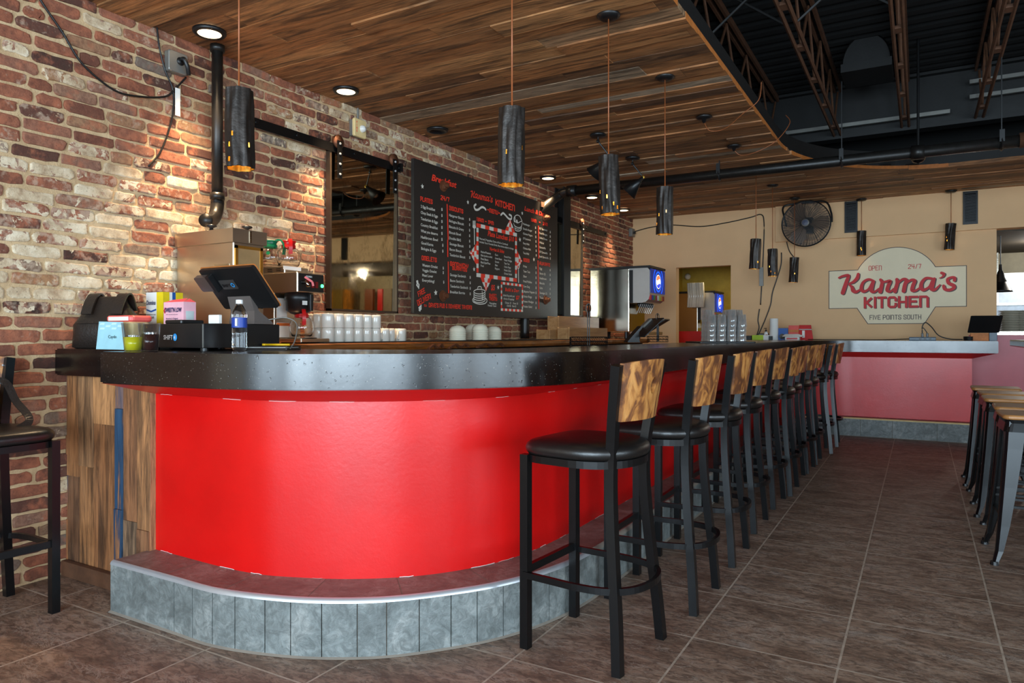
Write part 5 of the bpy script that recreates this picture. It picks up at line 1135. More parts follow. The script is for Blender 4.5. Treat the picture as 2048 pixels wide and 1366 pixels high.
for i in range(7):
    y = 2.6+i*.9; t = thing('back_cabinet', 'dark cabinet under the wood back counter, %s from the camera' % ['first', 'second', 'third', 'fourth', 'fifth', 'sixth', 'seventh'][i], 'cabinet', (-3.57, y, 0), group='cabinets under the back counter')
    MB().box((0, 0, .08), (.42, .88, ZK-.058)).box((0, .02, 0), (.38, .86, .08)).build('body', M['void2'], t)
    d = MB().rbox((.42, .01, .1), (.44, .87, 1.06), .004, 0, 1).build('door', M['void2'], t); MB().bar((.452, .1, .7), (.452, .1, .85), .012).build('handle', M['steel'], d)
for y0, y1, lb in ((3.72, 4.9, 'thin black rubber mat under the mugs'), (4.95, 5.9, 'thin black rubber mat under the bowls'), (6.2, 7.1, 'thin black rubber mat past the bowls')):
    tag(MB().rbox((-3.5, y0 if y0 > 4 else 3.14, ZK), (-3.12, y1, ZK+.008), .01, 2, 2).build('rubber_mat', M['blackp']), lb, 'mat')
ZM = ZK+.008
# ---- stainless dispenser box by the wall
t = thing('steel_dispenser', 'tall stainless steel dispenser box by the brick wall, gold reflections painted on its front', 'drink machine', (-3.7, 2.56, ZK)); SD, SWd, SH = .485, .205, .63
MB().rbox((0, 0, .07), (SD, SWd, SH-.075), .006, 2, 2).build('body', M['steel'], t)
MB().box((.33, -.003, .28), (.455, 0, .44)).build('side_plate', M['steel2'], t)
c = MB(); f = .016; x = SD+.002
for a, b in (((.01, .20), (SWd-.01, .20+f)), ((.01, SH-.09-f), (SWd-.01, SH-.09)), ((.01, .2), (.01+f, SH-.09)), ((SWd-.01-f, .2), (SWd-.01, SH-.09))): c.box((SD, a[0], a[1]), (SD+.006, b[0], b[1]))
c.build('front_frame', simple('frame_painted_reflection', srgb(214, 160, 70), .25, .9), t)  # steel frame: gold of reflected warm lights put into its colour
MB().box((SD, .03, .215), (SD+.003, SWd-.03, SH-.105)).build('front_panel', simple('steel_painted_reflection', srgb(206, 170, 120), .42, .7), t)  # steel panel, its warm reflections painted in as a gold tone
l = MB().box((-.0, -.012, SH-.075), (SD+.012, SWd+.012, SH)).build('lid', M['steel'], t)
for x, y in ((SD-.09, SWd-.04), (SD-.22, .03)):
    k = MB(); k.smooth = True; k.lathe([(0, 0), (.012, 0), (.01, .02), (.03, .03), (.026, .038), (0, .04)], (x, y, SH), 14); k.build('knob', M['blackp'], l)
MB().box((SD+.0125, SWd*.5-.006, SH-.07), (SD+.016, SWd*.5+.006, SH-.006)).build('latch', M['steel2'], l)
for x in (.04, SD-.04):
    for y in (.03, SWd-.03): k = MB(); k.lathe([(0, 0), (.014, 0), (.012, .07), (0, .07)], (x, y, 0), 10); k.build('foot', M['blackp'], t)
MB().box((SD+.0035, .05, .225), (SD+.0045, .10, .243)).build('badge', M['paper'], t)
# ---- coffee brewer
t = thing('coffee_brewer', 'stainless coffee brewer with black brew basket and red tap, green light on', 'coffee machine', (-3.6, 3.0, ZM)); bw = .215
MB().rbox((0, 0, .30), (.40, bw, .418), .006, 2, 2).build('head', M['steel'], t)
MB().rbox((0, 0, .0), (.2, bw, .30), .006, 2, 2).build('column', M['steel'], t)
MB().rbox((0, 0, 0), (.43, bw+.02, .022), .006, 2, 2).build('warmer_base', M['steel'], t)
MB().rbox((.24, .03, .022), (.4, bw-.02, .028), .06, 2, 5).build('warmer_plate', M['blackp'], t)
MB().box((.40, .006, .306), (.405, bw-.006, .412)).build('control_panel', M['blackp'], t)
c = MB(); c.lathe([(0, 0), (.011, 0), (.009, .006), (0, .007)], (.405, bw-.02, .345), 14, (1, 0, 0)); c.build('indicator_light', emis('green_indicator', (.05, 1, .2, 1), 6), t)
for k in range(2): MB().box((.405, .105+k*.032, .33), (.411, .125+k*.032, .368)).build('switch', simple('red_switch', srgb(120, 14, 22), .2), t)
MB().box((.405, .07, .33), (.410, .09, .37)).build('switch', M['blackp'], t)
c = MB(); c.smooth = True; c.tube([(.405, .035, .36), (.445, .035, .36), (.455, .035, .33)], .012, 10); c.build('tap', M['steel2'], t); c = MB(); c.bar((.44, .02, .388), (.47, .05, .36), .02, .012); c.bar((.47, .05, .36), (.475, .055, .335), .016, .012); c.build('tap_handle', M['redp'], t)
c = MB(); text_mesh(c, 'BUNN', (.4055, .065, .39), (0, 1, 0), (0, 0, 1), .012, bold=.02); c.build('lettering', M['white'], t)
c = MB(); c.smooth = True; c.lathe([(.0, .30), (.085, .30), (.088, .26), (.082, .25), (.078, .195), (.05, .175), (.02, .165), (0, .165)], (.30, bw/2, 0), 28); c.build('brew_basket', M['blackp'], t)
MB().rbox((.385, bw/2-.012, .19), (.41, bw/2+.012, .29), .004, 2, 2).build('basket_handle', M['blackp'], t)
c = MB(); c.box((.386, bw/2-.055, .225), (.389, bw/2-.018, .25)); c.build('label_plate', M['paper'], t)
MB().box((.2005, .02, .03), (.203, .12, .12)).build('warning_sticker', M['paper'], t); MB().box((.2035, .02, .10), (.204, .12, .118)).build('warning_stripe', simple('orange_print', srgb(226, 112, 40), .5), t); MB().box((.2005, .02, .15), (.203, .10, .27)).build('instruction_sticker', M['paper'], t)
MB().rbox((.0, .02, .418), (.27, bw-.0, .462), .01, 2, 3).build('top_warmer', M['steel'], t); MB().box((.27, .01, .44), (.273, .15, .462)).build('top_sticker', M['paper'], t)
for k in range(2):
    for j in range(3): MB().box((.05+j*.075, .017, .432+k*.012), (.09+j*.075, .02, .436+k*.012)).build('vent_louver', M['blackp'], t)
def decanter(loc, rz, mat, lb, green=False):
    d = thing('coffee_decanter', lb, 'coffee pot', loc, rz, 'glass coffee decanters')
    c = MB(); c.smooth = True; pr = [(0, .004), (.05, .003), (.062, .01), (.074, .045), (.076, .065), (.068, .095), (.048, .118), (.04, .125)]
    c.lathe(pr+[(r-.002, z) for r, z in reversed(pr[2:])]+[(0, .0065)], n=32); c.build('bowl', M['glass'], d)
    c = MB(); c.smooth = True; c.lathe([(.042, .118), (.043, .135), (.037, .143), (.045, .158), (.046, .164), (.036, .164), (.032, .15), (.034, .12)], n=28); c.build('collar', mat, d)
    c = MB(); c.smooth = False; c.sweep(bez([(.038, 0, .16), (.06, 0, .168), (.085, 0, .155), (.096, 0, .12), (.09, 0, .075)], 5), [(-.006, -.011), (.006, -.011), (.006, .011), (-.006, .011)], (0, 1, 0)) if False else c.sweep(bez([(.038, 0, .16), (.06, 0, .168), (.085, 0, .155), (.096, 0, .12), (.09, 0, .075)], 5), [(-.011, -.005), (.011, -.005), (.011, .005), (-.011, .005)], (0, 1, 0)); c.build('handle', mat, d)
    c = MB(); c.smooth = True; c.lathe([(.0745, .044), (.0765, .05), (.0768, .062), (.076, .067)], n=28); 
    if not green: MB().box((.0, -.078, .07), (.04, -.076, .073)).build('red_mark', M['redp'], d)
    else:
        for a in (200, 290): g = MB(); g.disc((.077*math.cos(R(a)), .077*math.sin(R(a)), .08), .012, (math.cos(R(a)), math.sin(R(a)), .2), 8); g.build('leaf_print', M['greenp'], d)
    return d
bz = ZM+.462+.003
decanter((-3.50, 3.06, bz), R(20), M['greenp'], 'glass coffee decanter with green collar on top of the brewer', True)
decanter((-3.415, 3.13, bz), R(-35), M['redp'], 'glass coffee decanter with red collar on top of the brewer')
decanter((-3.285, 3.115, ZM+.03), R(-35), M['redp'], 'glass coffee decanter with red collar on the lower warmer plate')
# ---- mugs
def mug(lb, grp):
    d = thing('coffee_mug', lb, 'mug', group=grp)
    c = MB(); c.smooth = True; h = .09
    c.lathe([(0, h), (.036, h), (.0395, h-.004), (.041, h-.02), (.041, .003), (.0395, 0), (.0375, .002), (.0375, h-.012), (0, h-.008)], n=28); c.build('cup', M['ceramic'], d)
    c = MB(); c.smooth = True; c.tube(bez([(.038, 0, .016), (.058, 0, .012), (.070, 0, .030), (.066, 0, .052), (.05, 0, .068), (.038, 0, .074)], 4), .006, 8); c.build('handle', M['ceramic'], d)
    return d
m0 = mug('white mug upside down in the front row of the stacked mugs, upper tier', 'stacked white mugs'); first = True
Z0 = ZM
for r, X_ in enumerate((-3.24, -3.335, -3.43)):
    for k in range(6):
        for tier in (0, 1):
            y = 3.29+k*.089+.02*r; rz = R(120) if r == 0 else R(200) if k % 2 else R(-20)
            if r > 0 and k == 5: continue
            lb = 'white mug upside down, %s row of the two tier mug stack, %s tier' % (['front', 'middle', 'back'][r], ['lower', 'upper'][tier])
            if first: m0.location = (X_, y, Z0+.09*tier); m0.rotation_euler = (0, 0, rz); m0['label'] = lb; first = False
            else: dup(m0, (X_, y, Z0+.0902*tier), rz, lb)
for k, (x, y) in enumerate([(-3.20, 3.86), (-3.23, 3.955), (-3.21, 4.05), (-3.28, 4.09)]):
    dup(m0, (x-.05, y-.02 if k < 3 else y+.035, Z0), R(-65), 'single white mug upside down at the right end of the mugs, %s from the stack' % ['first', 'second', 'third', 'fourth'][k], 'single mugs')
for k in range(3): dup(m0, (-3.35+.07*0, 3.14+.09*0+k*.001, Z0) if False else (-3.44, 3.30-.0+.0-.09*0, Z0), 0, 'x') if False else None
# ---- bowls
def bowl(lb, grp):
    c = MB(); c.smooth = True; pr = [(0, .055), (.03, .055), (.033, .052), (.05, .047), (.066, .028), (.072, .004), (.072, 0), (.0695, .002), (.062, .027), (.046, .044), (0, .05)]
    c.lathe(pr, n=32); return tag(c.build('bowl', M['cerbowl']), lb, 'bowl', grp)
b0 = None
for (u, X_, n), lb in zip([(915, -3.36, 5), (946, -3.5, 6), (960, -3.34, 6), (987.5, -3.4, 5)], ['left stack', 'back stack', 'middle front stack', 'right stack']):
    p = pX(u, 680, X_)
    for k in range(n):
        lab = 'cream bowl upside down in the %s by the menu board' % lb
        if b0 is None: b0 = bowl(lab, 'bowls in the '+lb); o = b0
        else: o = b0.copy(); COL.objects.link(o); tag(o, lab, 'bowl', 'bowls in the '+lb)
        o.location = (p.x, p.y, ZM+k*.0165 if True else 0)
# ---- wooden crates at the end of the counter
for (u0, u1, v0, X_, dp, lb, zb) in ((1100, 1117, 659, -3.45, .16, 'wooden block low at left behind the tall crate', 0), (1118, 1198, 632, -3.5, .14, 'tall pale wooden crate against the wall under the second mirror', 0), (1139, 1215, 655, -3.28, .14, 'low pale wooden crate in front of the tall crate', 0)):
    a, b = pX(u0, v0, X_+dp), pX(u1, v0+3, X_+dp); zt = a.z
    t = thing('wooden_crate', lb, 'crate', (X_, a.y, ZK), group='wooden crates on the back counter'); Lc, Hc = b.y-a.y, zt-ZK
    MB().rbox((dp-.02, 0, 0), (dp, Lc, Hc), .004, 0, 1).build('side_board', M['woodl'], t); MB().rbox((0, 0, 0), (.02, Lc, Hc), .004, 0, 1).build('side_board', M['woodl'], t)
    for y in (0.001, Lc-.021): MB().box((.021, y, .0), (dp-.021, y+.02, Hc*.97)).build('end_board', M['woodl'], t)
    MB().box((.021, .022, .003), (dp-.021, Lc-.022, .015)).build('base_board', M['woodl'], t)
# ---- soda fountain
def soda(loc, rz, lb, sc=1.0):
    t = thing('soda_fountain', lb, 'soda machine', loc, rz, 'soda fountains'); W_, D_, H_ = .57, .54, .86
    MB().rbox((0, 0, .09), (D_-.02, W_, H_-.0), .01, 2, 2).build('cabinet', M['steel2'], t)
    MB().box((-.01, -.008, H_), (D_+.25, W_+.008, H_+.028)).build('top_trim', M['blackp'], t)
    prof = [(D_-.02, .44), (D_+.14, .44), (D_+.19, .45), (D_+.225, .48), (D_+.24, .53), (D_+.24, H_-.03), (D_+.215, H_), (D_-.02, H_)]
    MB().prism([(p[1], p[0]) for p in prof], 0, W_, 1).build('dispensing_head', simple('brushed_aluminium_head', srgb(196, 190, 182), .3, .75, .04), t)
    s = MB().box((D_+.24, .02, .56), (D_+.252, W_-.02, H_-.01)).build('screen', emis('screen_blue', (.0, .015, .16, 1), 1.0), t)
    for i, (r1, r2) in enumerate(((.128, .108), (.19, .172))):
        c = MB(); n = 36; c.loft([[(D_+.2535, W_/2+r*math.cos(R(a)), .705+r*math.sin(R(a))) for r in (r2, r1)] for a in [k*360/n for k in range(n+1)]], False, False)
        if i == 1:
            c.f = [f for q, f in enumerate(c.f) if abs(math.sin(R((q+.5)*360/n))) < .72]; c.m = c.m[:len(c.f)]; c.sm = c.sm[:len(c.f)]
        c.build('screen_ring', emis('screen_ring_light', (.0, .10, 1, 1), 1.5), s)
    c = MB(); c.add([(D_+.2545, W_/2+.088*math.cos(k*math.pi/16), .705+.088*math.sin(k*math.pi/16)) for k in range(32)], [tuple(range(32))]); c.build('logo_disc', emis('screen_white', (1, 1, 1, 1), 1.4), s)
    wv = lambda y: .012*math.sin(y*45)
    c = MB(); ys = [-.078+.156*k/12 for k in range(13)]; c.loft([[(D_+.2555, W_/2+y, .705+max(.026+wv(y), 0)) for y in ys], [(D_+.2555, W_/2+y, .705+math.sqrt(max(0, .0062-y*y))) for y in ys]], False, False); c.build('logo_cap', emis('screen_orange', (1, .22, .08, 1), 1.2), s)
    c = MB(); c.loft([[(D_+.2555, W_/2+y, .705-max(.030-wv(y), 0)) for y in ys], [(D_+.2555, W_/2+y, .705-math.sqrt(max(0, .0062-y*y))) for y in ys]], False, False); c.build('logo_base', emis('screen_navy', (.03, .06, .8, 1), 1.2), s)
    cols = [srgb(190, 40, 50), srgb(30, 60, 150), srgb(50, 130, 60), srgb(170, 40, 60), srgb(210, 210, 215), srgb(160, 180, 60), srgb(200, 120, 60), srgb(140, 30, 40)]
    for k in range(8):
        y = .04+k*(W_-.09)/7; cc = simple('valve_label_%d' % k, cols[k], .35)
        MB().box((D_+.222, y-.022, .475), (D_+.246, y+.022, .535)).build('flavour_label', cc, t)
        c = MB(); c.smooth = True; c.lathe([(.012, 0), (.018, .02), (.02, .05), (0, .05)], (D_+.09, y, .39), 12); v = c.build('nozzle', M['blackp'], t)
        c = MB(); c.bar((D_+.12, y, .43), (D_+.07, y, .32), .018, .003); c.build('lever', simple('clear_lever', srgb(210, 214, 216), .15, .2), v)
    MB().rbox((D_-.02, .01, .05), (D_+.22, W_-.01, .09), .01, 2, 2).build('drip_tray', M['steel'], t)
    for x in (.05, D_-.08):
        for y in (.06, W_-.06): c = MB(); c.lathe([(.016, 0), (.02, .01), (.022, .09), (0, .09)], (x, y, 0), 12); c.build('foot', M['blackp'], t)
    MB().box((D_-.019, -.004, .44), (D_+.03, -.001, H_-.02)).build('side_stripe', M['blackp'], t)
    return t
sf = soda((-3.60, 8.20, ZK), 0, 'stainless soda fountain with blue lit screen on the back counter')
t2 = soda((-3.54, 11.05, .99), 0, 'second soda fountain seen through the doorway'); 
tag(MB().box((-3.6, 11.0, 0), (-2.5, 11.9, .985)).build('side_counter', M['void2']), 'dark counter under the soda fountain in the doorway room', 'counter')
tag(MB().box((-3.3, 10.65, 0), (-2.85, 10.75, 1.25)).build('red_locker', M['redp']), 'red cabinet at the left inside the doorway', 'cabinet')
c = MB(); c.smooth = True
for k in range(7):
    x = -3.12+k*.035; c.tube([(x, 10.9, 1.62), (x+.005, 10.92, 1.8), (x, 10.9, 2.0)], .028+.006*(k % 3), 8)
tag(c.build('plastic_bag', simple('cloudy_plastic', srgb(206, 196, 178), .2)), 'hanging clear plastic bag bundle at the left in the doorway', 'bag')
p = pY(1370, 552, 12.4); c = MB(); c.smooth = True; c.lathe([(0, .05), (.03, .04), (.05, .0), (.06, -.02), (0, -.02)], (p.x, 12.55, p.z), 20, (0, -1, 0)); tag(c.build('wall_light', M['white']), 'round white wall light high on the mustard wall', 'light')
# paper towel dispenser beside the machine
# ================================================================== ON THE BAR TOP
ZC = ZT
# cash drawer
t = thing('cash_drawer', 'black cash drawer with white lettering on the bar', 'cash drawer', (-3.06, 1.945, ZC)); dw, dd, dh = .42, .42, .117
MB().rbox((0, .004, .012), (dw, dd, dh), .004, 2, 2).build('body', M['blackp'], t); MB().box((.004, 0, .016), (dw-.004, .004, dh-.006)).build('drawer_front', M['blackp'], t)
MB().box((dw, .0, .014), (dw+.002, .006, dh-.004)).build('corner_edge', M['grey'], t)
for x in (.04, dw-.04):
    for y in (.04, dd-.04): c = MB(); c.lathe([(0, 0), (.016, 0), (.016, .012), (0, .012)], (x, y, 0), 12); c.build('foot', M['blackp'], t)
def xfit(u, Y, x0=-3.06): return pY(u, 669, Y).x-x0
c = MB(); xa, xb = xfit(328, 1.945), xfit(346, 1.945); text_mesh(c, 'SHIFT', (xa, -.0005, .048), (1, 0, 0), (0, 0, 1), .020, fit=xb-xa, bold=.02); c.build('lettering', M['white'], t)
c = MB(); c.add([((xfit(350.5, 1.945))+.014*math.cos(k*math.pi/10), -.0015, .058+.016*math.sin(k*math.pi/10)) for k in range(20)], [tuple(range(20))[::-1]]); text_mesh(c, '4', (xfit(350.5, 1.945), -.002, .049), (1, 0, 0), (0, 0, 1), .017, align='CENTER', bold=.02, mi=1); c.build('badge', [simple('badge_cyan', srgb(40, 150, 220), .4), M['white']], t)
# POS terminal
ZD = ZC+dh+.001
t = thing('pos_terminal', 'tilted black point of sale screen seen from behind on the cash drawer', 'cash register screen', (-2.80, 2.25, ZD))
A0, B0 = Vector((-2.857, 2.235, 1.325)), Vector((-2.495, 2.235, 1.325)); up = Vector((0, -.145, .172)).normalized(); rt = Vector((1, 0, 0)); nb = rt.cross(up).normalized(); nb = nb if nb.y < 0 else -nb
org = Vector(t.location)
def plate(mb, a0, a1, h0, h1, t0, t1, r=.012):
    # rounded plate in the screen's own plane, thickness from t0 to t1 along its back normal
    rings = []
    for tt in (t0, t1):
        ring = []
        for cx, cy, s0 in ((a1-r, h1-r, 0), (a0+r, h1-r, 90), (a0+r, h0+r, 180), (a1-r, h0+r, 270)):
            for k in range(4): an = R(s0+30*k); q = A0+rt*(cx+r*math.cos(an))+up*(cy+r*math.sin(an))+nb*tt; ring.append(tuple(q-org))
        rings.append(ring)
    mb.loft(rings)
c = MB(); plate(c, 0, .362, 0, .225, -.008, .008); s = c.build('screen', M['blackp'], t)
c = MB(); plate(c, -.004, .366, -.004, .229, -.011, -.0085); c.build('bezel', M['orangew'], s)['label'] = 'bronze screen rim'
c = MB(); plate(c, .09, .19, .115, .165, .0085, .0105, .004); c.build('badge_plate', simple('badge_grey', srgb(62, 58, 56), .35), s)
q = A0+rt*.10+up*.130+nb*.012-org; c = MB(); text_mesh(c, 'SHIFT', q, rt, up, .016, fit=.055, bold=.02); c.build('lettering', M['blackp'], s)
c = MB(); ctr = A0+rt*.17+up*.138+nb*.0125-org; c.loft([[tuple(ctr+rt*r*math.cos(k*math.pi/10)+up*r*math.sin(k*math.pi/10)) for r in (.007, .0115)] for k in range(21)], False, False); c.build('badge_ring', simple('badge_cyan', srgb(40, 150, 220), .4), s)
c = MB(); plate(c, -.035, .075, .12, .20, .009, .03, .01); rdr = c.build('card_reader', simple('reader_grey', srgb(74, 62, 58), .3), t)
c = MB(); plate(c, .055, .078, .115, .205, .0095, .036, .004); c.build('reader_slot', M['blackp'], rdr)
c = MB(); rgs = []
for z, y0, y1, w_ in ((.0, -.05, .06, .085), (.012, -.05, .05, .085), (.06, -.045, -.02, .08), (.15, -.075, -.05, .075), (.185, -.09, -.06, .072), (.19, -.06, -.02, .07)):
    rgs.append([(.105+sx_*w_-.01, y, z) for sx_, y in ((-1, y0), (1, y0), (1, y1), (-1, y1))])
c.loft(rgs); c.build('stand', simple('stand_grey', srgb(92, 84, 80), .4), t)
# receipt printer & sweetener boxes behind
tag(MB().rbox((-3.53, 2.25, ZC), (-3.35, 2.40, ZC+.118), .012, 2, 3).rbox((-3.36, 2.09, ZC), (-3.066, 2.40, ZC+.118), .012, 2, 3).build('receipt_printer', M['blackp']), 'low black printer box left of the cash drawer, under the sweetener boxes', 'printer')
tag(MB().rbox((-2.98, 2.0, ZD), (-2.86, 2.12, ZD+.018), .01, 2, 3).build('signature_pad', M['blackp']), 'flat black pad on the cash drawer', 'pad')
tag(MB().rbox((pY(417, 640, 2.03).x, 2.03, ZD), (pY(438, 640, 2.03).x, 2.045, ZD+.038), .002, 1, 1).build('small_card', M['paper']), 'small blank white card standing on the cash drawer', 'card')
def carton(loc, sx_, sy_, sz_, rz, lb, cols, build):
    t = thing('sweetener_carton', lb, 'carton', loc, rz); build(t, sx_, sy_, sz_); return t
ylw, blu, pnk = simple('carton_yellow', srgb(232, 204, 20), .45), simple('carton_blue', srgb(24, 84, 160), .45), simple('carton_pink', srgb(236, 178, 190), .45)
def dom(t, a, b, h):
    MB().box((0, 0, 0), (a, b, h)).build('box', M['paper'], t)
    MB().box((a*.62, -.0012, 0), (a+.001, 0, h)).build('yellow_side', ylw, t); MB().box((a, -.001, 0), (a+.001, b*.3, h)).build('yellow_side', ylw, t); MB().box((a, b*.45, 0), (a+.001, b*.62, h)).build('blue_band', blu, t); MB().box((a, b*.62, 0), (a+.001, b, h)).build('yellow_side', ylw, t)
    c = MB(); text_mesh(c, 'Domino', (.008, -.002, h*.62), (1, 0, 0), (0, 0, 1), h*.14, fit=a*.52, bold=.02, shear=.15); c.build('lettering', simple('carton_navy', srgb(20, 40, 90), .5), t)
    c = MB(); c.add([(.006, -.002, h*.5), (a*.31, -.002, h*.44), (a*.6, -.002, h*.5), (a*.6, -.002, h*.45), (a*.31, -.002, h*.39), (.006, -.002, h*.45)], [(0, 5, 4, 1), (1, 4, 3, 2)]); c.build('chevron', blu, t)
    c = MB(); text_mesh(c, 'PREMIUM PURE CANE', (.006, -.002, h*.3), (1, 0, 0), (0, 0, 1), h*.04, fit=a*.54, bold=.01); text_mesh(c, 'SUGAR', (.03, -.002, h*.2), (1, 0, 0), (0, 0, 1), h*.07, fit=a*.3, bold=.02); c.build('lettering', simple('carton_brown', srgb(96, 70, 30), .5), t)
def snl(t, a, b, h):
    MB().box((0, 0, 0), (a, b, h)).build('box', pnk, t)
    f = MB(); f.add([(0, 0, h), (a, 0, h), (a*.85, b*.6, h*1.18), (a*.15, b*.5, h*1.12)], [(0, 1, 2, 3)]); f.add([(a, 0, h), (a, b, h), (a*.86, b*.7, h*1.17)], [(0, 1, 2)]); f.build('open_flap', simple('carton_red', srgb(226, 60, 84), .45), t)
    c = MB(); text_mesh(c, "SWEET'N LOW", (.012, -.001, h*.55), (1, 0, 0), (0, 0, 1), h*.2, fit=a*.84, bold=.03, shear=.1); text_mesh(c, "ZERO CALORIE SWEETENER", (.02, -.001, h*.42), (1, 0, 0), (0, 0, 1), h*.04, fit=a*.6); text_mesh(c, "America's Original", (.02, -.001, h*.22), (1, 0, 0), (0, 0, 1), h*.08, fit=a*.6, bold=.01); c.build('lettering', simple('carton_navy', srgb(20, 40, 90), .5), t)
    c = MB(); c.lathe([(0, 0), (.02, 0), (.022, .04), (.02, .041), (0, .041)], (a+.001, b*.5, h*.2), 12); c.v = [(a+.001+(x-a)*.03, y, z) for x, y, z in c.v]; c.build('cup_print', simple('cup_print_grey', srgb(190, 200, 200), .5), t)
    c = MB(); c.tube([(.012, -.0015, h*.5), (.006, -.0015, h*.62), (.014, -.0015, h*.75)], .0025, 5); c.build('clef_print', M['redp'], t)
zp = ZC+.1185
carton((-3.134, 2.1, zp), .15, .065, .105, 0, 'pink sweetener carton with open flap behind the cash drawer', None, snl)
carton((-3.506, 2.25, zp), .146, .11, .17, 0, 'white and yellow sugar carton left of the pink carton', None, dom)
# bag
def handbag(loc, sx_, sy_, sz_, lb):
    t = thing('leather_bag', lb, 'bag', loc); rings = []
    for z, kx_, ky_, ox in ((0, .9, .85, 0), (.03, 1, 1, 0), (.45, .98, .95, 0), (.62, .86, .7, .02), (.85, .6, .34, .05), (.97, .5, .2, .07), (1, .46, .12, .07)):
        ring = []
        for k in range(28):
            a = 2*math.pi*k/28; cx, cy = math.cos(a), math.sin(a); x = .5*math.copysign(abs(cx)**.5, cx)*kx_; y = .5*math.copysign(abs(cy)**.6, cy)*ky_; w_ = 1+.02*math.sin(5*a+z*9)
            ring.append((x*sx_*w_+ox*sx_, y*sy_*w_, z*sz_))
        rings.append(ring)
    c = MB(); c.smooth = True; c.loft(rings); c.build('body', M['leather'], t)
    return t
bg_ = handbag((-3.53, 2.06, ZC), .32, .17, .26, 'slouchy black leather bag at the left end of the bar by the brick wall')
bg_.rotation_euler = (0, 0, R(22))
for x0, sp in ((.10, 1), (-.06, -1)):
    c = MB(); c.sweep(bez([(x0, -.07, .17), (x0, -.05, .22), (x0, -.015, .268), (x0, .02, .262), (x0, .05, .19)], 6), [(-.004, -.028), (.004, -.028), (.004, .028), (-.004, .028)], (0, 0, 1)); c.build('handle_strap', M['leather'], bg_)
c = MB(); c.smooth = True; c.tube(bez([(-.1, -.083, .125), (0, -.086, .128), (.13, -.078, .125)], 5), .003, 5); c.build('seam', M['leather'], bg_)
# tent card
t = thing('tent_card', 'pale blue folded name card on the bar in front of the black bag', 'card', (0, 0, 0))
cb0, cb1, ct0, ct1 = pY(192, 697, 1.912), pY(252, 699, 1.912), pY(198, 643, 1.94), pY(246, 644, 1.94); zc0 = ZC+.0008
for v in (cb0, cb1): v.z = zc0
tb = simple('card_blue', srgb(158, 208, 220), .55); c = MB(); c.quad(cb0, cb1, ct1, ct0); c.quad(ct0, ct1, Vector((ct1.x+.01, 1.967, zc0)), Vector((ct0.x, 1.967, zc0)))
c.build('card', tb, t)
w_ = (cb1-cb0); hh = ((ct0+ct1)/2-(cb0+cb1)/2); c = MB(); o_ = cb0+w_*.42+hh*.40; text_mesh(c, 'Caydo', o_, w_, hh, .016, fit=w_.length*.28, bold=.01, lift=.001); c.build('lettering', simple('card_ink', srgb(40, 60, 66), .6), t)
c = MB()
for j in range(3):
    for i in range(4):
        if (i+j) % 2 == 0: o_ = cb0+w_*(.12+i*.2)+hh*(.72+j*.085); c.quad(o_, o_+w_*.16, o_+w_*.19+hh*.07, o_+w_*.03+hh*.07); 
for i, v in enumerate(c.v): c.v[i] = (v[0], v[1]-.0008, v[2])
c.build('check_print', simple('card_pale', srgb(196, 228, 234), .55), t)
# food container with red lid
t = thing('food_container', 'low container with a coral lid behind the name card', 'container', (-3.29, 2.02, ZC))
MB().rbox((-.10, -.04, 0), (.09, .06, .13), .02, 2, 4).build('tub', M['beige'], t); MB().rbox((-.107, -.047, .13), (.097, .067, .16), .02, 2, 4).build('lid', simple('coral_plastic', srgb(232, 92, 84), .35), t); MB().box((-.08, -.0485, .136), (.08, -.0472, .154)).build('label_strip', M['paper'], t)
# drinks
cupm = m_thin('clear_cup_plastic', (.97, .98, .98, 1), .03, .5, .04)
def drink(loc, lb, mat, lvl):
    t = thing('plastic_cup', lb, 'drink', loc); H_ = .118
    c = MB(); c.smooth = True; pr = [(0, .001), (.031, 0), (.033, .003), (.044, H_-.004), (.046, H_-.002), (.046, H_)]; c.lathe(pr+[(.0435, H_), (.0322, .004), (0, .003)], n=32); c.build('cup', cupm, t)
    c = MB(); c.smooth = True; r1 = .0322+(.0425-.0322)*lvl; c.lathe([(0, .0035), (.0316, .0035), (r1-.0004, H_*lvl), (0, H_*lvl)], n=28); c.build('liquid', mat, t)
    for k in range(5):
        a = k*1.3; MB().box((.012*math.cos(a)*1.4-.008, .012*math.sin(a)*1.4-.008, H_*lvl-.006), (.012*math.cos(a)*1.4+.008, .012*math.sin(a)*1.4+.008, H_*lvl+.008), Matrix.Rotation(a, 3, 'Z')).build('ice_cube', M['glass'], t)
    return t
p = pD(266, 669, 2.96); drink((p.x, p.y, ZC+.0005), 'plastic cup of yellow green drink on the bar, left of the cola', simple('yellow_drink', srgb(206, 196, 20), .15), .5)
p = pD(299, 669, 3.0); drink((p.x, p.y, ZC+.0005), 'plastic cup of dark cola on the bar, right of the yellow drink', simple('cola_drink', srgb(58, 20, 12), .12), .6)
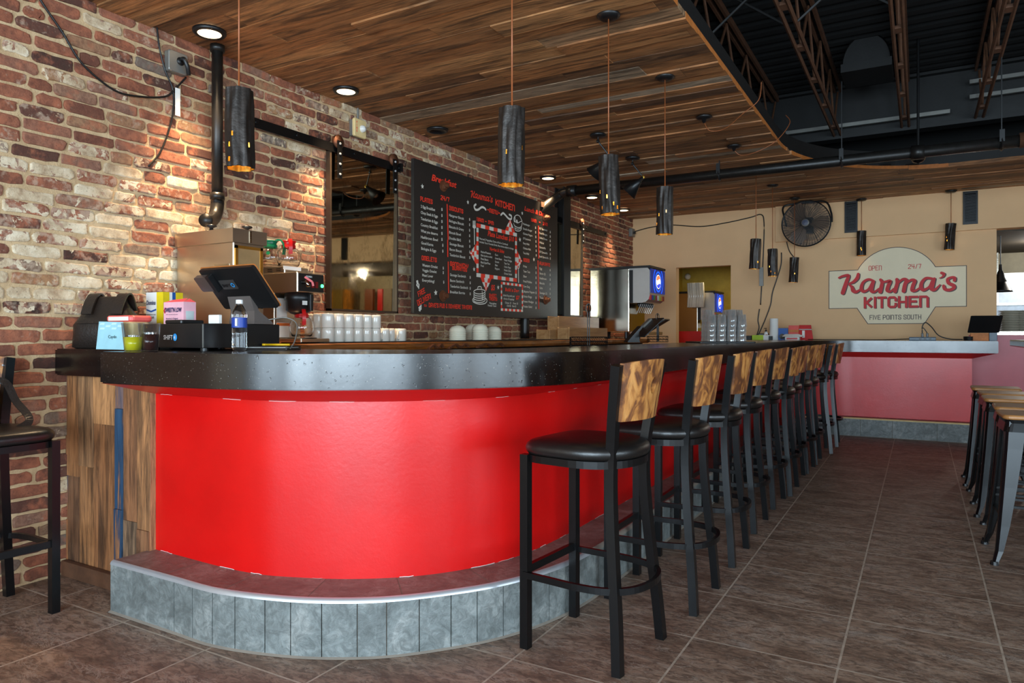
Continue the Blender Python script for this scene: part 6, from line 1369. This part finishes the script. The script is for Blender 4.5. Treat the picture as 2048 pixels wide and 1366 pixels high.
# water bottle
p = pZ(471, 702, ZC); t = thing('water_bottle', 'clear plastic water bottle with blue label and white cap on the bar', 'water bottle', (p.x, p.y+.02, ZC))
k_ = 1.0; pr = [(0, .004), (.022, 0), (.029, .006), (.031, .018), (.029, .028), (.031, .038), (.029, .048), (.031, .058), (.0285, .068), (.031, .082), (.031, .15), (.0315, .155), (.028, .168), (.016, .192), (.0125, .197), (.0125, .212)]
c = MB(); c.smooth = True; c.lathe(pr+[(0, .212)], n=32); c.build('bottle', m_glass('clear_bottle_plastic', (.98, .99, 1, 1), .0, 1.33), t)
c = MB(); c.smooth = True; c.lathe([(.0318, .1), (.0318, .142)], n=36); c.build('label', simple('bottle_label_blue', srgb(28, 62, 150), .4), t); MB().box((.012, -.0325, .106), (.022, -.028, .138)).build('label_panel', M['paper'], t)
c = MB(); text_mesh(c, 'WATER', (-.018, -.0335, .117), (1, 0, 0), (0, 0, 1), .01, fit=.026, bold=.02); 
c = MB(); c.smooth = False; c.lathe([(0, .201), (.0145, .201), (.0145, .217), (.013, .218), (0, .218)], n=24); c.build('cap', M['white'], t)
# check presenter and pens
p = pD(545, 699, 3.22); t = thing('check_presenter', 'black bill folder lying on the bar right of the cash drawer', 'folder', (p.x-.03, p.y+.02, ZC), R(15))
MB().rbox((-.12, -.06, 0), (.12, .06, .010), .008, 2, 2).build('cover', M['leather'], t); MB().box((-.1, -.058, .0102), (.11, .05, .012)).build('receipt', M['paper'], t); MB().rbox((-.12, -.06, .0125), (.12, .06, .018), .008, 2, 2).build('flap', M['leather'], t)
for k, (mt, lb, dx, rz) in enumerate(((simple('pen_yellow', srgb(230, 180, 20), .35), 'yellow pen on the black bill folder', .03, 20), (simple('pen_blue', srgb(24, 40, 120), .35), 'dark blue pen on the black bill folder', -.06, 24))):
    o = thing('pen', lb, 'pen', (p.x-.03+dx, p.y+.03, ZC+.0185+.005), R(rz)); c = MB(); c.smooth = True; c.tube([(-.06, 0, 0), (.06, 0, 0)], .005, 8); c.build('barrel', mt, o); c = MB(); c.smooth = True; c.tube([(-.075, 0, 0), (-.06, 0, 0)], .0052, 8); c.build('cap', mt, o)
cable('power_cable', 'thin grey cable from the screen stand hanging onto the bar', [(-2.62, 2.28, ZD+.02), (-2.55, 2.32, ZD+.03), (-2.50, 2.34, ZD), (-2.47, 2.30, ZC+.04), (-2.46, 2.26, ZC+.006)], .003, M['grey'])
# wire condiment caddies
def caddy(loc, lb, sc, rz=0):
    t = thing('wire_caddy', lb, 'caddy', loc, rz, 'wire condiment caddies'); Lx, Ly, H_ = .10*sc, .055*sc, .055
    ring = lambda z: [(a, b, z) for a, b in arc(Lx-.02, Ly-.02, .02, 0, 90, 4)+arc(-Lx+.02, Ly-.02, .02, 90, 180, 4)+arc(-Lx+.02, -Ly+.02, .02, 180, 270, 4)+arc(Lx-.02, -Ly+.02, .02, 270, 360, 4)]
    c = MB(); 
    for z in (.004, H_*.5, H_): c.tube(ring(z), .0022, 5, closed=True)
    for q in range(7): c.tube([(-Lx+q*Lx/3, -Ly, .004), (-Lx+q*Lx/3, Ly, .004)], .0018, 4)
    c.build('frame', M['frame'], t); c = MB()
    rad_ = .0115; 
    for side in (-1, 1):
        n = int(2*Lx/.025)
        for k in range(n):
            for z in (.0165, .042): c.tube([(-Lx+(k+.5)*2*Lx/n+rad_*math.cos(a*math.pi/5), side*Ly, z+rad_*math.sin(a*math.pi/5)) for a in range(9)], .0013, 4)
    for side in (-1, 1):
        for k in range(4):
            for z in (.0165, .042): c.tube([(side*Lx, -Ly+(k+.5)*2*Ly/4+rad_*math.cos(a*math.pi/5), z+rad_*math.sin(a*math.pi/5)) for a in range(9)], .0013, 4)
    c.build('scroll_work', M['frame'], t)
    c = MB(); 
    for s_ in (-1, 1): c.tube(bez([(s_*.006, 0, .004), (s_*.006, 0, .19), (s_*.014, 0, .215), (s_*.013, 0, .245), (0, 0, .258)], 5), .0028, 6)
    c.tube(bez([(0, .006, .20), (0, .014, .22), (0, .012, .245), (0, 0, .256), (0, -.012, .245), (0, -.014, .22), (0, -.006, .20)], 4), .0025, 6); c.build('loop_handle', M['frame'], t)
    return t
p = pD(1177, 695, 4.3); caddy((p.x, p.y, ZC), 'black scrollwork wire caddy with loop handle, nearer one on the bar', 1.1, YAW)
p = pD(1315, 689, 6.3); caddy((p.x, p.y, ZC), 'black scrollwork wire caddy with loop handle, farther one on the bar', .86, YAW)
# tilted tablet with its back to us
def tablet_stand(loc, rz, lb, k=1.0):
    t = thing('tablet_stand', lb, 'tablet', loc, rz); n_ = Vector((0, -.62, .78)).normalized()
    rot = Matrix.Rotation(R(-48), 3, 'X')
    c = MB(); c.rbox((-.15*k, -.005, .0), (.15*k, .006, .22*k), .01, 1, 3); c.v = [tuple(rot @ Vector(v)+Vector((0, .07*k, .05))) for v in c.v]; s = c.build('screen', M['blackp'], t)
    c = MB(); c.box((-.10*k, -.022, .10*k), (-.04*k, -.0055, .20*k)); c.v = [tuple(rot @ Vector(v)+Vector((0, .07*k, .05))) for v in c.v]; c.build('card_reader', M['grey'], s)
    c = MB(); c.loft([[(x, y, z) for x, y in ((-.05, y0), (.05, y0), (.05, y1), (-.05, y1))] for z, y0, y1 in ((0, -.03, .09), (.01, -.03, .08), (.09, .045, .075), (.13*k, .10, .12))]); c.build('stand', M['blackp'], t)
    return t
p = pD(1258, 690, 6.3); tablet_stand((p.x, p.y, ZC), R(-48), 'tilted black tablet register between the two wire caddies', 1.12)
p = pD(1316, 686, 7.4); tag(MB().box((-.12, -.07, 0), (.12, .07, .012), Matrix.Rotation(R(-30), 3, 'Y')).build('tablet', M['blackp'], None, (p.x+.0, p.y, ZC+.16)), 'black tablet panel tilted beside the register in front of soda fountain', 'tablet')
tag(MB().tube([(p.x, p.y, ZC), (p.x, p.y, ZC+.16)], .012, 8).build('tablet_post', M['blackp']), 'short black post holding the tilted tablet panel', 'post')
# tumblers on a tray
gc = Vector((-1.42, 5.98, ZC)); tag(MB().rbox((-.26, -.22, 0), (.20, .24, .012), .02, 2, 4).build('serving_tray', M['blackp'], None, tuple(gc), None), 'flat black tray under the stacked clear tumblers', 'tray')
bpy.data.objects['serving_tray'].rotation_euler = (0, 0, YAW)
tg = m_thin('tumbler_plastic', (.96, .95, .93, 1), .12, .8, .3); g0 = None
c = MB(); c.smooth = True; hG = .10; c.lathe([(0, hG-.006), (.0275, hG-.006), (.0362, 0), (.0385, 0), (.0385, .004), (.030, hG-.003), (.0275, hG), (0, hG)], n=20); g0 = c.build('tumbler', tg)
firstg = True; cr_, sr_ = math.cos(YAW), math.sin(YAW)
for i in range(4):
    for j in range(3):
        n = [5, 4, 5, 5][i]-(1 if j == 0 and i in (0, 3) else 0)
        for k in range(n):
            lx, ly = -.125+i*.083+(.0 if k < 3 else .004), -.085+j*.083
            o = g0 if firstg else g0.copy()
            if not firstg: COL.objects.link(o)
            firstg = False; o.location = (gc.x+lx*cr_-ly*sr_, gc.y+lx*sr_+ly*cr_, ZC+.013+k*.0405)
            tag(o, 'clear tumbler upside down in the %s column, %s row of the tumbler stacks' % (['first', 'second', 'third', 'fourth'][i], ['front', 'middle', 'back'][j]), 'glass', 'stacked clear tumblers')
# ---- clutter at the far counter corner
def fx(u, Y=9.45): return pY(u, 680, Y).x
YF = 9.45; pxm = 1416/8.9
t = thing('soap_bottle', 'white pump bottle at the far end of the bar', 'bottle', (fx(1529), YF+.1, ZC)); c = MB(); c.smooth = True; c.lathe([(0, 0), (.024, 0), (.026, .08), (.02, .1), (.01, .108), (0, .108)], n=18); c.build('bottle', M['white'], t)
c = MB(); c.smooth = True; c.lathe([(.012, .108), (.012, .125), (.004, .128), (.004, .15), (0, .15)], n=12); c.bar((-.025, 0, .148), (.008, 0, .15), .008); c.build('pump', M['blackp'], t); MB().box((.0, -.0275, .02), (.024, -.02, .07)).build('label_panel', M['orangew'], t)
t = thing('glove_box', 'lime green and white box lying at the far end of the bar', 'box', (fx(1504), YF, ZC)); MB().box((0, 0, 0), (.14, .1, .062)).build('box', simple('lime_print', srgb(176, 206, 40), .5), t); MB().box((.14, 0, 0), (.21, .1, .062)).build('white_end', M['paper'], t)
tag(MB().rbox((fx(1484), YF+.02, ZC), (fx(1502), YF+.1, ZC+.055), .004, 2, 1).build('black_box', M['blackp']), 'small black patterned box beside the lime green box', 'box')
t = thing('cable_adapter_box', 'black power adapter box where the two cables end', 'adapter', (fx(1510), YF+.16, ZC)); MB().rbox((0, 0, 0), (.13, .08, .085), .01, 2, 2).build('housing', M['blackp'], t); MB().box((.02, -.004, .05), (.1, 0, .07)).build('panel', M['grey'], t)
t = thing('paper_towel_roll', 'upright white paper towel roll at the far end of the bar', 'paper towel', (fx(1545), YF+.1, ZC)); c = MB(); c.smooth = True; c.lathe([(.02, 0), (.052, 0), (.052, .275), (.02, .275)], n=28); c.build('roll', M['paper'], t, smooth=True); c = MB(); c.lathe([(.019, 0), (.02, .276), (.017, .276), (.017, 0)], n=16); c.build('core', M['beige'], t)
tag(MB().box((fx(1535), YF+.2, ZC), (fx(1541), YF+.3, ZC+.2)).build('cardboard_piece', M['joist']), 'brown cardboard strip behind the paper towel roll', 'cardboard')
tag(MB().rbox((fx(1538), YF-.02, ZC), (fx(1545), YF+.02, ZC+.05), .003, 2, 1).build('card_holder', M['blackp']), 'tiny dark card holder in front of the paper towel', 'holder')
t = thing('blister_pack', 'blue blister package standing beside the paper towel', 'package', (fx(1554), YF+.1, ZC)); MB().box((0, 0, 0), (.115, .02, .15)).build('card', blu, t); c = MB(); c.smooth = True; c.lathe([(0, .03), (.03, .02), (.035, 0)], (.045, 0, .045), 16, (0, -1, 0)); c.build('blister', M['grey'], t)
t = thing('clamshell_pack', 'red bulb package standing left of the taller red package', 'package', (fx(1574), YF+.12, ZC)); MB().box((0, 0, 0), (.12, .02, .185)).build('card', simple('pack_red', srgb(218, 58, 40), .4), t); MB().box((.0, -.001, .10), (.12, 0, .13)).build('print_band', M['orangew'], t)
t = thing('caulk_pack', 'taller red package with white print at the right of the clutter', 'package', (fx(1594), YF+.15, ZC)); MB().add([(0, 0, 0), (.17, 0, 0), (.14, .03, .19), (0, .03, .19), (0, .02, 0), (.17, .02, 0), (.14, .05, .19), (0, .05, .19)], [(0, 1, 2, 3), (5, 4, 7, 6), (3, 2, 6, 7), (1, 5, 6, 2), (4, 0, 3, 7)]).build('card', M['redp'], t); MB().box((.04, .0, .03), (.07, .012, .12)).build('white_print', M['paper'], t); MB().box((0, .012, .128), (.15, .021, .14)).build('grey_band', M['grey'], t)
t = thing('takeaway_clamshell', 'clear clamshell tray with red item in front of the red packages', 'container', (fx(1570), YF-.02, ZC)); MB().rbox((0, 0, 0), (.17, .1, .04), .01, 2, 2).build('base', M['paper'], t); MB().box((.02, -.001, .008), (.15, 0, .03)).build('red_item', M['redp'], t); c = MB(); c.loft([[(x, y, z) for x, y in ((-.02-k, -.01), (.2+k, -.01), (.2+k, .11), (-.02-k, .11))] for z, k in ((.041, .0), (.05, .012), (.075, -.03))]); c.build('lid', simple('cloudy_lid', srgb(170, 150, 130), .15), t)
# power strip with plugs
t = thing('power_strip', 'grey power strip with two plugs on the far counter', 'power strip', (fx(1818, 9.2), 9.2, ZC)); Lp_ = fx(1872, 9.2)-fx(1818, 9.2)
MB().rbox((0, -.03, 0), (Lp_, .03, .042), .01, 0, 2).build('housing', simple('strip_blue_grey', srgb(84, 98, 110), .4), t)
for k in range(3):
    c = MB(); c.lathe([(0, 0), (.014, 0), (.014, .001), (0, .001)], (Lp_*(.42+.18*k), -.03, .022), 12, (0, -1, 0)); c.build('socket', M['blackp'], t)
for x in (Lp_*.5, Lp_*.68): MB().rbox((x-.012, -.01, .042), (x+.012, .01, .085), .004, 2, 2).build('plug', M['blackp'], t)
b_ = fx(1818, 9.2)
cable('power_cable', 'black cord running along the far counter edge into the strip', [(fx(1615, 9.3), 9.35, ZC+.01), (fx(1650, 9.3), 9.3, ZC+.008), (fx(1700, 9.3), 9.32, ZC+.008), (fx(1760, 9.25), 9.27, ZC+.008), (b_, 9.2, ZC+.02)], .005)
cable('power_cable', 'two looped cords rising from the power strip toward the tablet', [(b_+Lp_*.5, 9.2, ZC+.08), (b_+Lp_*.5, 9.2, ZC+.16), (b_+Lp_*.62, 9.2, ZC+.205), (b_+Lp_*.85, 9.22, ZC+.15), (b_+Lp_*1.1, 9.25, ZC+.06), (b_+Lp_*1.5, 9.25, ZC+.02), (fx(1925, 9.3), 9.3, ZC+.015)], .006)
cable('power_cable', 'short cord between the two plugs of the power strip', [(b_+Lp_*.5, 9.2, ZC+.15), (b_+Lp_*.58, 9.2, ZC+.13), (b_+Lp_*.68, 9.2, ZC+.085)], .005)
c = MB(); c.smooth = True
for k in range(5): c.tube([(.05*math.cos(a*.8), .04*math.sin(a*.8), .008+k*.009) for a in range(8)], .005, 6, closed=True)
tag(c.build('cord_coil', M['blackp'], None, (fx(1938, 9.3), 9.3, ZC)), 'coiled black cord left of the far tablet', 'cord')
t = thing('tablet_stand', 'black tablet on a small wooden stand at the right end of the far counter', 'tablet', (fx(1962, 9.3), 9.3, ZC))
c = MB(); c.rbox((-.15, -.005, 0), (.15, .006, .22), .008, 1, 3); rot = Matrix.Rotation(R(38), 3, 'X'); rot = Matrix.Rotation(R(12), 3, 'Z') @ Matrix.Rotation(R(34), 3, 'X'); c.v = [tuple(rot @ Vector(v)+Vector((.02, -.02+.02, .09))) for v in c.v]; c.build('screen', M['blackp'], t)
MB().rbox((-.10, -.03, 0), (.07, .0, .085), .006, 2, 2).build('wood_block', M['orangew'], t); MB().rbox((.075, .02, 0), (.15, .04, .1), .004, 2, 1).build('side_plate', simple('strip_blue_grey', srgb(84, 98, 110), .4), t)
# bag on the left stool
t = thing('shoulder_bag', 'black shoulder bag with strap sitting on the left stool by the brick wall', 'bag', (-3.52, 1.36, .808)); c = MB(); c.smooth = True
c.loft([[(math.copysign(abs(math.cos(a))**.6, math.cos(a))*.12*k, math.copysign(abs(math.sin(a))**.6, math.sin(a))*.16*k, z) for a in [2*math.pi*q/24 for q in range(24)]] for z, k in ((0, .9), (.02, 1), (.1, 1.0), (.17, .85), (.2, .5))]); c.build('body', M['leather'], t)
c = MB(); c.sweep(bez([(.02, .10, .16), (.06, .2, .19), (.09, .24, .10), (.14, .27, .02), (.17, .2, -.02), (.235, .05, -.08), (.24, -.08, -.1)], 6), [(-.002, -.016), (.002, -.016), (.002, .016), (-.002, .016)], (1, 0, .3)); c.build('strap', M['leather'], t)
